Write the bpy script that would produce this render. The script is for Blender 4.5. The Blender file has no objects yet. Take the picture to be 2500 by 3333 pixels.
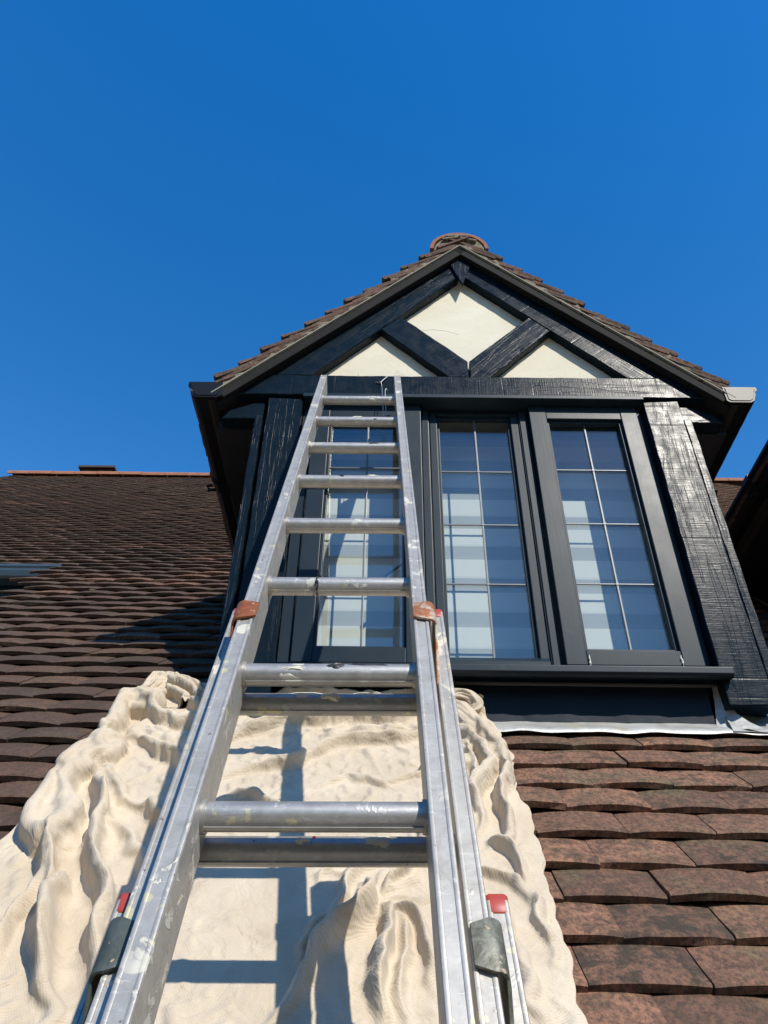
import bpy, bmesh, math, random
import numpy as np
from mathutils import Matrix, Vector

scene = bpy.context.scene
COL = scene.collection
rng = np.random.RandomState(7)
random.seed(7)

# ------------------------------------------------------------------ camera
cam_d = bpy.data.cameras.new('camera')
cam = bpy.data.objects.new('camera', cam_d)
COL.objects.link(cam)
scene.camera = cam
cam_d.sensor_fit = 'HORIZONTAL'
cam_d.sensor_width = 36.0
cam_d.lens = 36.0 * 2524.0 / 2500.0
cam_d.clip_start = 0.02
cam_d.clip_end = 6000
R = Matrix(((0.99993662, 0.01062324, -0.00372896),
            (-0.00371358, 0.62387581, 0.78151468),
            (0.01062863, -0.78145129, 0.62387571)))   # rows: world axes in camera (right, down, forward)
right, down, fwd = R.col[0], R.col[1], R.col[2]
m = Matrix.Identity(4)
for i in range(3):
    m[i][0] = right[i]; m[i][1] = -down[i]; m[i][2] = -fwd[i]
cam.matrix_world = m
scene.render.resolution_x = 768
scene.render.resolution_y = 1024

# ------------------------------------------------------------------ light
SUN = Vector((0.585, -1.0, 1.04)).normalized()          # direction towards the sun
elev = math.asin(SUN.z)
azim = math.atan2(SUN.x, SUN.y)                          # clockwise from +Y
world = bpy.data.worlds.new('World'); scene.world = world
world.use_nodes = True
wn = world.node_tree.nodes; wl = world.node_tree.links
wn.clear()
sky = wn.new('ShaderNodeTexSky'); sky.sky_type = 'NISHITA'; sky.sun_disc = False
sky.sun_elevation = elev; sky.sun_rotation = azim
sky.altitude = 0; sky.air_density = 1.6; sky.dust_density = 0.1; sky.ozone_density = 2.7
hsv = wn.new('ShaderNodeHueSaturation'); hsv.inputs['Saturation'].default_value = 1.47; hsv.inputs['Hue'].default_value = 0.511
bg = wn.new('ShaderNodeBackground'); bg.inputs['Strength'].default_value = 0.15
wo = wn.new('ShaderNodeOutputWorld')
wl.new(sky.outputs[0], hsv.inputs['Color']); wl.new(hsv.outputs[0], bg.inputs[0]); wl.new(bg.outputs[0], wo.inputs[0])
sun_d = bpy.data.lights.new('sun', 'SUN'); sun_d.energy = 4.3; sun_d.angle = math.radians(0.53)
sun_d.color = (1.0, 0.94, 0.84)
sun = bpy.data.objects.new('sun', sun_d); COL.objects.link(sun)
sun.rotation_euler = (-SUN).to_track_quat('-Z', 'Y').to_euler()
scene.view_settings.view_transform = 'Standard'
scene.view_settings.look = 'None'
scene.view_settings.exposure = 0.27
scene.view_settings.gamma = 1.0

# ------------------------------------------------------------------ helpers
def link(o, parent=None):
    COL.objects.link(o)
    if parent is not None: o.parent = parent
    return o

def empty(name, label, cat, loc=(0, 0, 0), group=None):
    o = bpy.data.objects.new(name, None); o.empty_display_size = 0.1
    COL.objects.link(o); o.location = loc
    o['label'] = label; o['category'] = cat
    if group: o['group'] = group
    return o

def tag(o, label=None, cat=None, group=None, kind=None):
    if label: o['label'] = label
    if cat: o['category'] = cat
    if group: o['group'] = group
    if kind: o['kind'] = kind
    return o

def mesh_obj(name, verts, faces, mat, parent=None, uv=None, smooth=False, attr=None, off=(0, 0, 0)):
    me = bpy.data.meshes.new(name)
    me.from_pydata([tuple(v) for v in verts], [], [tuple(f) for f in faces])
    me.update()
    if uv is not None:
        l = me.uv_layers.new(name='UVMap')
        idx = np.empty(len(me.loops), dtype=np.int32); me.loops.foreach_get('vertex_index', idx)
        l.data.foreach_set('uv', np.asarray(uv, dtype=np.float32)[idx].ravel())
    if attr is not None:
        a = me.color_attributes.new('tint', 'FLOAT_COLOR', 'POINT')
        a.data.foreach_set('color', np.asarray(attr, dtype=np.float32).ravel())
    if smooth:
        me.polygons.foreach_set('use_smooth', [True] * len(me.polygons))
    me.materials.append(mat)
    o = bpy.data.objects.new(name, me)
    link(o, parent)
    o.location = off
    return o

class MB:
    """collects boxes, prisms and tubes; build() links them as ONE mesh object"""
    def __init__(s): s.v = []; s.f = []; s.uv = []
    def add(s, v, f, uv=None):
        n = len(s.v); s.v += [tuple(x) for x in v]
        s.f += [tuple(i + n for i in q) for q in f]
        s.uv += list(uv) if uv is not None else [(p[0] + p[1], p[2]) for p in v]
    def box(s, x0, x1, y0, y1, z0, z1):
        v = [(x, y, z) for x in (x0, x1) for y in (y0, y1) for z in (z0, z1)]
        f = [(0, 1, 3, 2), (4, 6, 7, 5), (0, 4, 5, 1), (2, 3, 7, 6), (0, 2, 6, 4), (1, 5, 7, 3)]
        s.add(v, f); return s
    def prism(s, poly, y0, y1):
        """poly in XZ, extruded along Y"""
        n = len(poly)
        v = [(p[0], y0, p[1]) for p in poly] + [(p[0], y1, p[1]) for p in poly]
        f = [tuple(range(n))[::-1], tuple(range(n, 2 * n))]
        f += [(i, (i + 1) % n, n + (i + 1) % n, n + i) for i in range(n)]
        s.add(v, f); return s
    def sweep(s, prof, a, b, ax1, ax2):
        """profile [(p,q)] swept from point a to b, p along ax1, q along ax2"""
        n = len(prof); a = Vector(a); b = Vector(b); ax1 = Vector(ax1); ax2 = Vector(ax2)
        v = [a + ax1 * p + ax2 * q for p, q in prof] + [b + ax1 * p + ax2 * q for p, q in prof]
        f = [tuple(range(n))[::-1], tuple(range(n, 2 * n))]
        f += [(i, (i + 1) % n, n + (i + 1) % n, n + i) for i in range(n)]
        s.add(v, f); return s
    def tube(s, pts, r, n=10, cap=True, squash=1.0, up=(0, 0, 1)):
        pts = [Vector(p) for p in pts]; k = len(pts)
        rr = r if hasattr(r, '__len__') else [r] * k
        base = len(s.v); V = []; U = []; L = 0
        for i, p in enumerate(pts):
            t = (pts[min(i + 1, k - 1)] - pts[max(i - 1, 0)]).normalized()
            a = t.cross(Vector(up))
            if a.length < 1e-3: a = t.cross(Vector((1, 0, 0)))
            a.normalize(); b = a.cross(t).normalized()
            if i: L += (p - pts[i - 1]).length
            for j in range(n):
                th = 2 * math.pi * j / n
                V.append(p + (a * math.cos(th) + b * math.sin(th) * squash) * rr[i]); U.append((L, th * rr[i]))
        F = [(i * n + j, i * n + (j + 1) % n, (i + 1) * n + (j + 1) % n, (i + 1) * n + j) for i in range(k - 1) for j in range(n)]
        if cap: F += [tuple(range(n))[::-1], tuple((k - 1) * n + j for j in range(n))]
        s.add(V, F, U); return s
    def build(s, name, mat, parent=None, bevel=0, smooth=False, seg=2):
        o = mesh_obj(name, s.v, s.f, mat, parent, uv=s.uv)
        bm = bmesh.new(); bm.from_mesh(o.data)
        bmesh.ops.recalc_face_normals(bm, faces=bm.faces)
        if bevel:
            es = [e for e in bm.edges if len(e.link_faces) == 2 and e.calc_face_angle(0) > 0.6]
            bmesh.ops.bevel(bm, geom=es, offset=bevel, segments=seg, profile=0.6, affect='EDGES', clamp_overlap=True)
        if smooth:
            for fc in bm.faces: fc.smooth = True
        bm.to_mesh(o.data); bm.free()
        if smooth: autosmooth(o)
        return o

def autosmooth(o, ang=0.7):
    bm = bmesh.new(); bm.from_mesh(o.data)
    for e in bm.edges:
        if len(e.link_faces) == 2 and e.calc_face_angle(0) > ang: e.smooth = False
    for fc in bm.faces: fc.smooth = True
    bm.to_mesh(o.data); bm.free()

# ------------------------------------------------------------------ materials
def new_mat(name):
    ma = bpy.data.materials.new(name); ma.use_nodes = True
    nt = ma.node_tree; nt.nodes.clear()
    out = nt.nodes.new('ShaderNodeOutputMaterial'); b = nt.nodes.new('ShaderNodeBsdfPrincipled')
    nt.links.new(b.outputs[0], out.inputs[0])
    return ma, nt, b

class NT:
    def __init__(s, nt): s.nt = nt; s.n = nt.nodes; s.l = nt.links
    def coord(s, which='Object', scale=(1, 1, 1), rot=(0, 0, 0), loc=(0, 0, 0)):
        c = s.n.new('ShaderNodeTexCoord'); mp = s.n.new('ShaderNodeMapping')
        mp.inputs['Scale'].default_value = scale; mp.inputs['Rotation'].default_value = rot; mp.inputs['Location'].default_value = loc
        s.l.new(c.outputs[which], mp.inputs['Vector']); return mp.outputs[0]
    def noise(s, vec, scale=5, detail=4, rough=0.5, dist=0.0):
        t = s.n.new('ShaderNodeTexNoise'); t.inputs['Scale'].default_value = scale
        t.inputs['Detail'].default_value = detail; t.inputs['Roughness'].default_value = rough
        t.inputs['Distortion'].default_value = dist
        if vec is not None: s.l.new(vec, t.inputs['Vector'])
        return t.outputs['Fac']
    def voro(s, vec, scale=5, feature='F1'):
        t = s.n.new('ShaderNodeTexVoronoi'); t.inputs['Scale'].default_value = scale; t.feature = feature
        if vec is not None: s.l.new(vec, t.inputs['Vector'])
        return t.outputs['Distance']
    def wave(s, vec, scale=5, dist=0, detail=2, dscale=1, direction='X', profile='SIN'):
        t = s.n.new('ShaderNodeTexWave'); t.bands_direction = direction; t.wave_profile = profile
        t.inputs['Scale'].default_value = scale; t.inputs['Distortion'].default_value = dist
        t.inputs['Detail'].default_value = detail; t.inputs['Detail Scale'].default_value = dscale
        if vec is not None: s.l.new(vec, t.inputs['Vector'])
        return t.outputs['Fac']
    def ramp(s, fac, stops):
        t = s.n.new('ShaderNodeValToRGB'); e = t.color_ramp.elements
        while len(e) < len(stops): e.new(0.5)
        for el, (p, c) in zip(e, stops):
            el.position = p; el.color = (c, c, c, 1) if not hasattr(c, '__len__') else (*c, 1)
        s.l.new(fac, t.inputs[0]); return t.outputs[0]
    def mix(s, fac, a, b, mode='MIX'):
        t = s.n.new('ShaderNodeMix'); t.data_type = 'RGBA'; t.blend_type = mode
        for sock, v in ((t.inputs[0], fac), (t.inputs[6], a), (t.inputs[7], b)):
            if hasattr(v, 'is_linked') or isinstance(v, bpy.types.NodeSocket): s.l.new(v, sock)
            elif hasattr(v, '__len__'): sock.default_value = (*v, 1)
            else: sock.default_value = v
        return t.outputs[2]
    def math(s, op, a, b=0.0, c=0.0):
        t = s.n.new('ShaderNodeMath'); t.operation = op
        for i, v in enumerate((a, b, c)):
            if isinstance(v, bpy.types.NodeSocket): s.l.new(v, t.inputs[i])
            else: t.inputs[i].default_value = v
        return t.outputs[0]
    def bump(s, h, dist, strength=1.0, normal=None):
        t = s.n.new('ShaderNodeBump'); t.inputs['Distance'].default_value = dist; t.inputs['Strength'].default_value = strength
        s.l.new(h, t.inputs['Height'])
        if normal is not None: s.l.new(normal, t.inputs['Normal'])
        return t.outputs[0]

def sawn_paint():
    """thick gloss paint over rough-sawn oak: saw marks across the grain, checks along it"""
    ma, nt, b = new_mat('sawn_black_gloss'); N = NT(nt)
    uv = N.coord('UV')
    sw = N.coord('UV', (110, 3, 1)); saw = N.noise(sw, 2.2, 3, 0.6)
    sw2 = N.coord('UV', (320, 9, 1)); saw2 = N.noise(sw2, 1.5, 2, 0.6)
    gr = N.coord('UV', (4, 130, 1)); grain = N.noise(gr, 1.6, 4, 0.65, 0.6)
    crack = N.ramp(N.noise(N.coord('UV', (2.2, 34, 1)), 1.5, 3, 0.5, 0.8), [(0.5, 1.0), (0.54, 0.0), (0.58, 1.0)])
    cross = N.ramp(N.noise(N.coord('UV', (42, 1.2, 1)), 1.0, 2, 0.5), [(0.30, 0.0), (0.36, 1.0)])
    lump = N.noise(uv, 130, 2, 0.5)
    blob = N.ramp(N.voro(uv, 38), [(0.0, 1.0), (0.12, 0.0)])
    h = N.math('MULTIPLY', saw, 0.55)
    h = N.math('ADD', h, N.math('MULTIPLY', saw2, 0.22))
    h = N.math('ADD', h, N.math('MULTIPLY', grain, 0.3))
    h = N.math('ADD', h, N.math('MULTIPLY', crack, 0.3))
    h = N.math('ADD', h, N.math('MULTIPLY', cross, 0.45))
    h = N.math('ADD', h, N.math('MULTIPLY', lump, 0.30))
    h = N.math('ADD', h, N.math('MULTIPLY', blob, 0.2))
    nt.links.new(N.bump(h, 0.00075, 1.0), b.inputs['Normal'])
    big = N.noise(uv, 9, 3, 0.6)
    nt.links.new(N.mix(big, (0.003, 0.008, 0.013), (0.007, 0.015, 0.023)), b.inputs['Base Color'])
    nt.links.new(N.ramp(N.noise(uv, 24, 3, 0.6), [(0.3, 0.20), (0.7, 0.38)]), b.inputs['Roughness'])
    b.inputs['Specular IOR Level'].default_value = 0.10
    return ma

def satin_paint():
    ma, nt, b = new_mat('satin_slate_paint'); N = NT(nt)
    uv = N.coord('Object')
    g = N.noise(N.coord('Object', (160, 160, 5)), 1.0, 3, 0.6)
    br = N.noise(uv, 60, 3, 0.5)
    h = N.math('ADD', N.math('MULTIPLY', g, 0.6), N.math('MULTIPLY', br, 0.3))
    nt.links.new(N.bump(h, 0.00022, 0.8), b.inputs['Normal'])
    b.inputs['Specular IOR Level'].default_value = 0.20
    n = N.noise(uv, 6, 4, 0.6)
    c = N.mix(n, (0.008, 0.018, 0.027), (0.014, 0.026, 0.036))
    dust = N.ramp(N.noise(uv, 14, 5, 0.7), [(0.62, 0.0), (0.8, 0.25)])
    c = N.mix(dust, c, (0.16, 0.17, 0.17))
    nt.links.new(c, b.inputs['Base Color'])
    nt.links.new(N.ramp(n, [(0.3, 0.36), (0.7, 0.44)]), b.inputs['Roughness'])
    return ma

def plain(name, col, rough=0.5, metal=0.0, var=0.15, nscale=20, bump=0.0, spec=0.5):
    ma, nt, b = new_mat(name); N = NT(nt)
    n = N.noise(N.coord('Object'), nscale, 5, 0.6)
    lo = tuple(c * (1 - var) for c in col); hi = tuple(min(1, c * (1 + var)) for c in col)
    nt.links.new(N.mix(n, lo, hi), b.inputs['Base Color'])
    b.inputs['Roughness'].default_value = rough; b.inputs['Metallic'].default_value = metal
    b.inputs['Specular IOR Level'].default_value = spec
    if bump: nt.links.new(N.bump(n, bump, 1.0), b.inputs['Normal'])
    return ma

def plaster():
    ma, nt, b = new_mat('cream_plaster'); N = NT(nt)
    o = N.coord('Object')
    n = N.noise(o, 4, 5, 0.55, 1.2); f = N.noise(o, 60, 3, 0.6)
    c = N.mix(N.ramp(n, [(0.3, 0.0), (0.7, 1.0)]), (0.62, 0.57, 0.43), (0.69, 0.65, 0.52))
    st = N.ramp(N.noise(N.coord('Object', (3, 1, 1.5)), 5, 6, 0.7, 2.0), [(0.60, 0.0), (0.68, 0.35)])
    c = N.mix(st, c, (0.42, 0.38, 0.27))
    cr = N.ramp(N.noise(N.coord('Object', (1, 1, 1)), 3.2, 3, 0.6, 2.5), [(0.494, 1.0), (0.5, 0.0), (0.506, 1.0)])
    gate = N.ramp(N.noise(o, 2.3, 1, 0.5), [(0.60, 0.0), (0.66, 1.0)])
    crack = N.math('MULTIPLY', N.math('SUBTRACT', 1.0, cr), gate)
    c = N.mix(N.math('MULTIPLY', crack, 0.0), c, (0.25, 0.20, 0.13))
    nt.links.new(c, b.inputs['Base Color'])
    tr = N.noise(N.coord('Object', (1, 1, 1.6), (0, 0.5, 0)), 3.5, 4, 0.55, 0.4)
    h = N.math('ADD', N.math('MULTIPLY', tr, 0.9), N.math('MULTIPLY', f, 0.18))
    h = N.math('SUBTRACT', h, N.math('MULTIPLY', crack, 0.0))
    nt.links.new(N.bump(h, 0.0035, 1.0), b.inputs['Normal'])
    b.inputs['Roughness'].default_value = 0.85
    return ma

def tile_mat(name, a, bcol, moss=0.5):
    ma, nt, b = new_mat(name); N = NT(nt)
    at = N.n.new('ShaderNodeAttribute'); at.attribute_name = 'tint'
    sep = N.n.new('ShaderNodeSeparateColor'); nt.links.new(at.outputs['Color'], sep.inputs[0])
    o = N.coord('Object')
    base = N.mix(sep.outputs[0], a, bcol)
    n1 = N.noise(o, 26, 6, 0.7, 0.6)
    dark = N.ramp(n1, [(0.46, 0.0), (0.58, 1.0)])
    base = N.mix(N.math('MULTIPLY', dark, sep.outputs[1]), base, (0.045, 0.040, 0.028))
    n2 = N.noise(o, 9, 5, 0.7)
    li = N.ramp(n2, [(0.50, 0.0), (0.68, moss)])
    base = N.mix(N.math('MULTIPLY', li, sep.outputs[2]), base, (0.165, 0.135, 0.075))
    n3 = N.noise(N.coord('Object', (1, 0.7, 0.7)), 120, 4, 0.75)
    base = N.mix(N.ramp(n3, [(0.38, 0.75), (0.60, 0.0)]), base, (0.05, 0.035, 0.028))
    sp = N.ramp(N.voro(o, 46), [(0.0, 1.0), (0.055, 0.0)])
    spg = N.ramp(N.noise(o, 7, 2, 0.5), [(0.6, 0.0), (0.66, 1.0)])
    base = N.mix(N.math('MULTIPLY', N.math('MULTIPLY', sp, spg), 0.8), base, (0.42, 0.40, 0.34))
    # underside / tail faces keep the clay, top faces weather
    nt.links.new(base, b.inputs['Base Color'])
    b.inputs['Roughness'].default_value = 0.88; b.inputs['Specular IOR Level'].default_value = 0.25
    h = N.math('ADD', N.math('MULTIPLY', n3, 0.8), N.math('MULTIPLY', n1, 0.6))
    nt.links.new(N.bump(h, 0.0034, 1.0), b.inputs['Normal'])
    return ma

def alu_mat(name, base=(0.62, 0.63, 0.62), rough=0.38, metal=0.75, dirt=0.5, splat=1.0, axis=2):
    ma, nt, b = new_mat(name); N = NT(nt)
    o = N.coord('Object')
    n = N.noise(o, 55, 5, 0.65, 0.5); n2 = N.noise(o, 7, 4, 0.6)
    sc = [220, 220, 220]; sc[axis] = 6
    st = N.noise(N.coord('Object', tuple(sc)), 1.0, 3, 0.6)
    c = N.mix(N.ramp(n, [(0.35, 0.0), (0.7, 1.0)]), tuple(x * 0.80 for x in base), base)
    sm = N.ramp(N.noise(o, 22, 6, 0.75, 1.2), [(0.50, 0.0), (0.68, dirt)])
    c = N.mix(sm, c, (0.30, 0.285, 0.25))
    scr = N.ramp(N.noise(N.coord('Object', (40, 40, 300), (0.3, 0.5, 0.2)), 1.0, 4, 0.7), [(0.60, 0.0), (0.66, 0.4)])
    c = N.mix(scr, c, (0.64, 0.63, 0.60))
    pt = N.math('MULTIPLY', N.ramp(N.noise(o, 30, 4, 0.6, 0.4), [(0.58, 0.0), (0.62, 1.0)]), N.ramp(n2, [(0.47, 0.0), (0.55, splat)]))
    c = N.mix(N.math('MULTIPLY', pt, 0.8), c, (0.62, 0.59, 0.49))
    yl = N.math('MULTIPLY', N.ramp(N.noise(o, 42, 3, 0.6), [(0.66, 0.0), (0.69, splat)]), 0.7)
    c = N.mix(yl, c, (0.70, 0.62, 0.33))
    dk = N.ramp(N.noise(o, 95, 3, 0.7), [(0.68, 0.0), (0.73, 0.8)])
    c = N.mix(dk, c, (0.10, 0.09, 0.08))
    nt.links.new(c, b.inputs['Base Color'])
    mt = N.math('MULTIPLY', N.math('SUBTRACT', 1.0, pt), metal)
    nt.links.new(mt, b.inputs['Metallic'])
    r = N.math('ADD', N.math('MULTIPLY', st, 0.12), rough - 0.06)
    r = N.math('ADD', r, N.math('MULTIPLY', pt, 0.3))
    nt.links.new(r, b.inputs['Roughness'])
    h = N.math('ADD', N.math('MULTIPLY', st, 0.10), N.math('MULTIPLY', n, 0.35))
    h = N.math('ADD', h, N.math('MULTIPLY', pt, 1.0))
    nt.links.new(N.bump(h, 0.0006, 1.0), b.inputs['Normal'])
    return ma

def cloth_mat():
    ma, nt, b = new_mat('cotton_twill'); N = NT(nt)
    uv = N.coord('Object', (1, 1, 1), (math.radians(-45), 0, 0)); o = uv      # flat on the roof slope
    n = N.noise(uv, 5, 5, 0.6, 0.8)
    c = N.mix(N.ramp(n, [(0.3, 0.0), (0.7, 1.0)]), (0.49, 0.405, 0.295), (0.62, 0.535, 0.410))
    st = N.ramp(N.noise(uv, 11, 5, 0.7, 1.0), [(0.52, 0.0), (0.70, 0.42)])
    c = N.mix(st, c, (0.40, 0.33, 0.25))
    sp = N.ramp(N.voro(uv, 30), [(0.0, 1.0), (0.035, 0.0)])
    c = N.mix(N.math('MULTIPLY', sp, N.ramp(N.noise(uv, 8, 2), [(0.58, 0.0), (0.62, 0.8)])), c, (0.10, 0.07, 0.05))
    tw = N.coord('Object', (1, 1, 1), (math.radians(-45), 0, 1.05))
    w = N.wave(tw, 85, 0.25, 2, 2.5)
    w2 = N.wave(N.coord('Object', (1, 1, 1), (math.radians(-45), 0, -0.5)), 95, 0.25, 2, 2)
    fine = N.noise(uv, 420, 2, 0.6)
    c = N.mix(N.math('MULTIPLY', N.math('SUBTRACT', 1.0, w), 0.14), c, (0.36, 0.27, 0.17))
    nt.links.new(c, b.inputs['Base Color'])
    b.inputs['Roughness'].default_value = 0.95; b.inputs['Specular IOR Level'].default_value = 0.15
    b.inputs['Sheen Weight'].default_value = 0.15
    def crease(sc, dd):      # sharp-edged wrinkles: folded noise
        return N.math('ABSOLUTE', N.math('SUBTRACT', N.noise(N.coord('Object', (1.0, .75, .75), (math.radians(-45), 0, .4)), sc, 3, 0.5, dd), 0.5))
    cr = N.math('ADD', N.math('MULTIPLY', crease(9, 1.4), 1.0), N.math('MULTIPLY', crease(24, 1.0), 0.45))
    cr = N.math('MINIMUM', cr, 0.16)
    nb = N.bump(cr, 0.010, 1.0)
    h = N.math('ADD', N.math('MULTIPLY', w, 0.6), N.math('ADD', N.math('MULTIPLY', w2, 0.25), N.math('MULTIPLY', fine, 0.5)))
    nt.links.new(N.bump(h, 0.0005, 1.0, nb), b.inputs['Normal'])
    return ma

def glass_mat():
    ma = bpy.data.materials.new('window_glass'); ma.use_nodes = True
    nt = ma.node_tree; nt.nodes.clear(); N = NT(nt)
    out = N.n.new('ShaderNodeOutputMaterial'); mx = N.n.new('ShaderNodeMixShader')
    tr = N.n.new('ShaderNodeBsdfTransparent'); tr.inputs[0].default_value = (0.93, 0.95, 0.94, 1)
    gl = N.n.new('ShaderNodeBsdfGlossy'); gl.inputs['Roughness'].default_value = 0.01
    fr = N.n.new('ShaderNodeLayerWeight'); fr.inputs[0].default_value = 0.5      # facing: same for both sides of the sheet
    f = N.math('MULTIPLY_ADD', N.math('POWER', fr.outputs['Facing'], 3.0), 0.7, 0.085)
    nb = N.bump(N.noise(N.coord('Object'), 3, 2, 0.5), 0.002, 0.5)
    nt.links.new(nb, gl.inputs['Normal'])
    nt.links.new(f, mx.inputs[0]); nt.links.new(tr.outputs[0], mx.inputs[1]); nt.links.new(gl.outputs[0], mx.inputs[2])
    nt.links.new(mx.outputs[0], out.inputs[0])
    return ma

def blind_mat():
    ma, nt, b = new_mat('zebra_blind_fabric'); N = NT(nt)
    c = N.n.new('ShaderNodeTexCoord'); s = N.n.new('ShaderNodeSeparateXYZ'); nt.links.new(c.outputs['Object'], s.inputs[0])
    z = s.outputs[2]
    def band(period, off, duty):
        fr = N.math('FRACT', N.math('MULTIPLY_ADD', z, 1.0 / period, off))
        return N.math('GREATER_THAN', fr, duty)
    s1 = band(0.1215, 0.10, 0.42); s2 = band(0.1215, 0.62, 0.62)
    th = N.noise(N.coord('Object', (14, 1, 420)), 1.0, 3, 0.7)
    c1 = N.mix(s1, (0.46, 0.48, 0.47), (0.82, 0.83, 0.79))
    c2 = N.mix(N.math('MULTIPLY', s2, 0.18), c1, (0.30, 0.34, 0.33))
    c3 = N.mix(N.math('MULTIPLY', th, 0.25), c2, (0.55, 0.58, 0.53))
    nt.links.new(c3, b.inputs['Base Color']); b.inputs['Roughness'].default_value = 0.8
    return ma

def rust_mat(name, a, c2, split=0.5):
    ma, nt, b = new_mat(name); N = NT(nt); o = N.coord('Object')
    n = N.noise(o, 35, 5, 0.65, 0.8)
    c = N.mix(N.ramp(n, [(split - 0.06, 0.0), (split + 0.06, 1.0)]), a, c2)
    sp = N.ramp(N.noise(o, 120, 2, 0.5), [(0.66, 0.0), (0.70, 0.7)])
    c = N.mix(sp, c, (0.60, 0.42, 0.25))
    nt.links.new(c, b.inputs['Base Color']); b.inputs['Roughness'].default_value = 0.5
    b.inputs['Metallic'].default_value = 0.25
    nt.links.new(N.bump(N.noise(o, 160, 3, 0.6), 0.0006, 1.0), b.inputs['Normal'])
    return ma

def brick_mat():
    ma, nt, b = new_mat('red_brick'); N = NT(nt)
    t = N.n.new('ShaderNodeTexBrick'); t.inputs['Scale'].default_value = 1.0
    t.inputs['Brick Width'].default_value = 0.225; t.inputs['Row Height'].default_value = 0.075; t.inputs['Mortar Size'].default_value = 0.005
    t.inputs['Color1'].default_value = (0.28, 0.11, 0.07, 1); t.inputs['Color2'].default_value = (0.20, 0.09, 0.06, 1); t.inputs['Mortar'].default_value = (0.35, 0.32, 0.28, 1)
    c = N.n.new('ShaderNodeTexCoord'); s = N.n.new('ShaderNodeSeparateXYZ'); cm = N.n.new('ShaderNodeCombineXYZ')
    nt.links.new(c.outputs['Object'], s.inputs[0])
    nt.links.new(N.math('ADD', s.outputs[0], s.outputs[1]), cm.inputs[0]); nt.links.new(s.outputs[2], cm.inputs[1])
    nt.links.new(cm.outputs[0], t.inputs['Vector']); nt.links.new(t.outputs[0], b.inputs['Base Color'])
    b.inputs['Roughness'].default_value = 0.9
    return ma

def lead_mat():
    ma, nt, b = new_mat('lead_sheet'); N = NT(nt); o = N.coord('Object')
    n = N.noise(N.coord('Object', (3, 8, 8)), 5, 5, 0.6, 0.6)
    c = N.mix(N.ramp(n, [(0.3, 0.0), (0.65, 1.0)]), (0.28, 0.28, 0.27), (0.44, 0.45, 0.44))
    c = N.mix(N.ramp(N.noise(o, 12, 4, 0.6), [(0.58, 0.0), (0.7, 0.6)]), c, (0.40, 0.36, 0.27))
    nt.links.new(c, b.inputs['Base Color']); b.inputs['Roughness'].default_value = 0.5; b.inputs['Metallic'].default_value = 0.3
    nt.links.new(N.bump(N.noise(o, 30, 3, 0.5), 0.002, 1.0), b.inputs['Normal'])
    return ma

def mortar_mat():
    ma, nt, b = new_mat('mortar'); N = NT(nt); o = N.coord('Object')
    n = N.noise(o, 60, 5, 0.7)
    c = N.mix(N.ramp(n, [(0.35, 0.0), (0.7, 1.0)]), (0.10, 0.085, 0.055), (0.30, 0.26, 0.18))
    nt.links.new(c, b.inputs['Base Color']); b.inputs['Roughness'].default_value = 0.95
    nt.links.new(N.bump(n, 0.006, 1.0), b.inputs['Normal'])
    return ma

def grass_mat():
    ma, nt, b = new_mat('lawn'); N = NT(nt); o = N.coord('Object')
    n = N.noise(o, 0.6, 6, 0.7)
    nt.links.new(N.mix(n, (0.022, 0.034, 0.012), (0.045, 0.055, 0.024)), b.inputs['Base Color']); b.inputs['Roughness'].default_value = 0.9
    return ma

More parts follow.
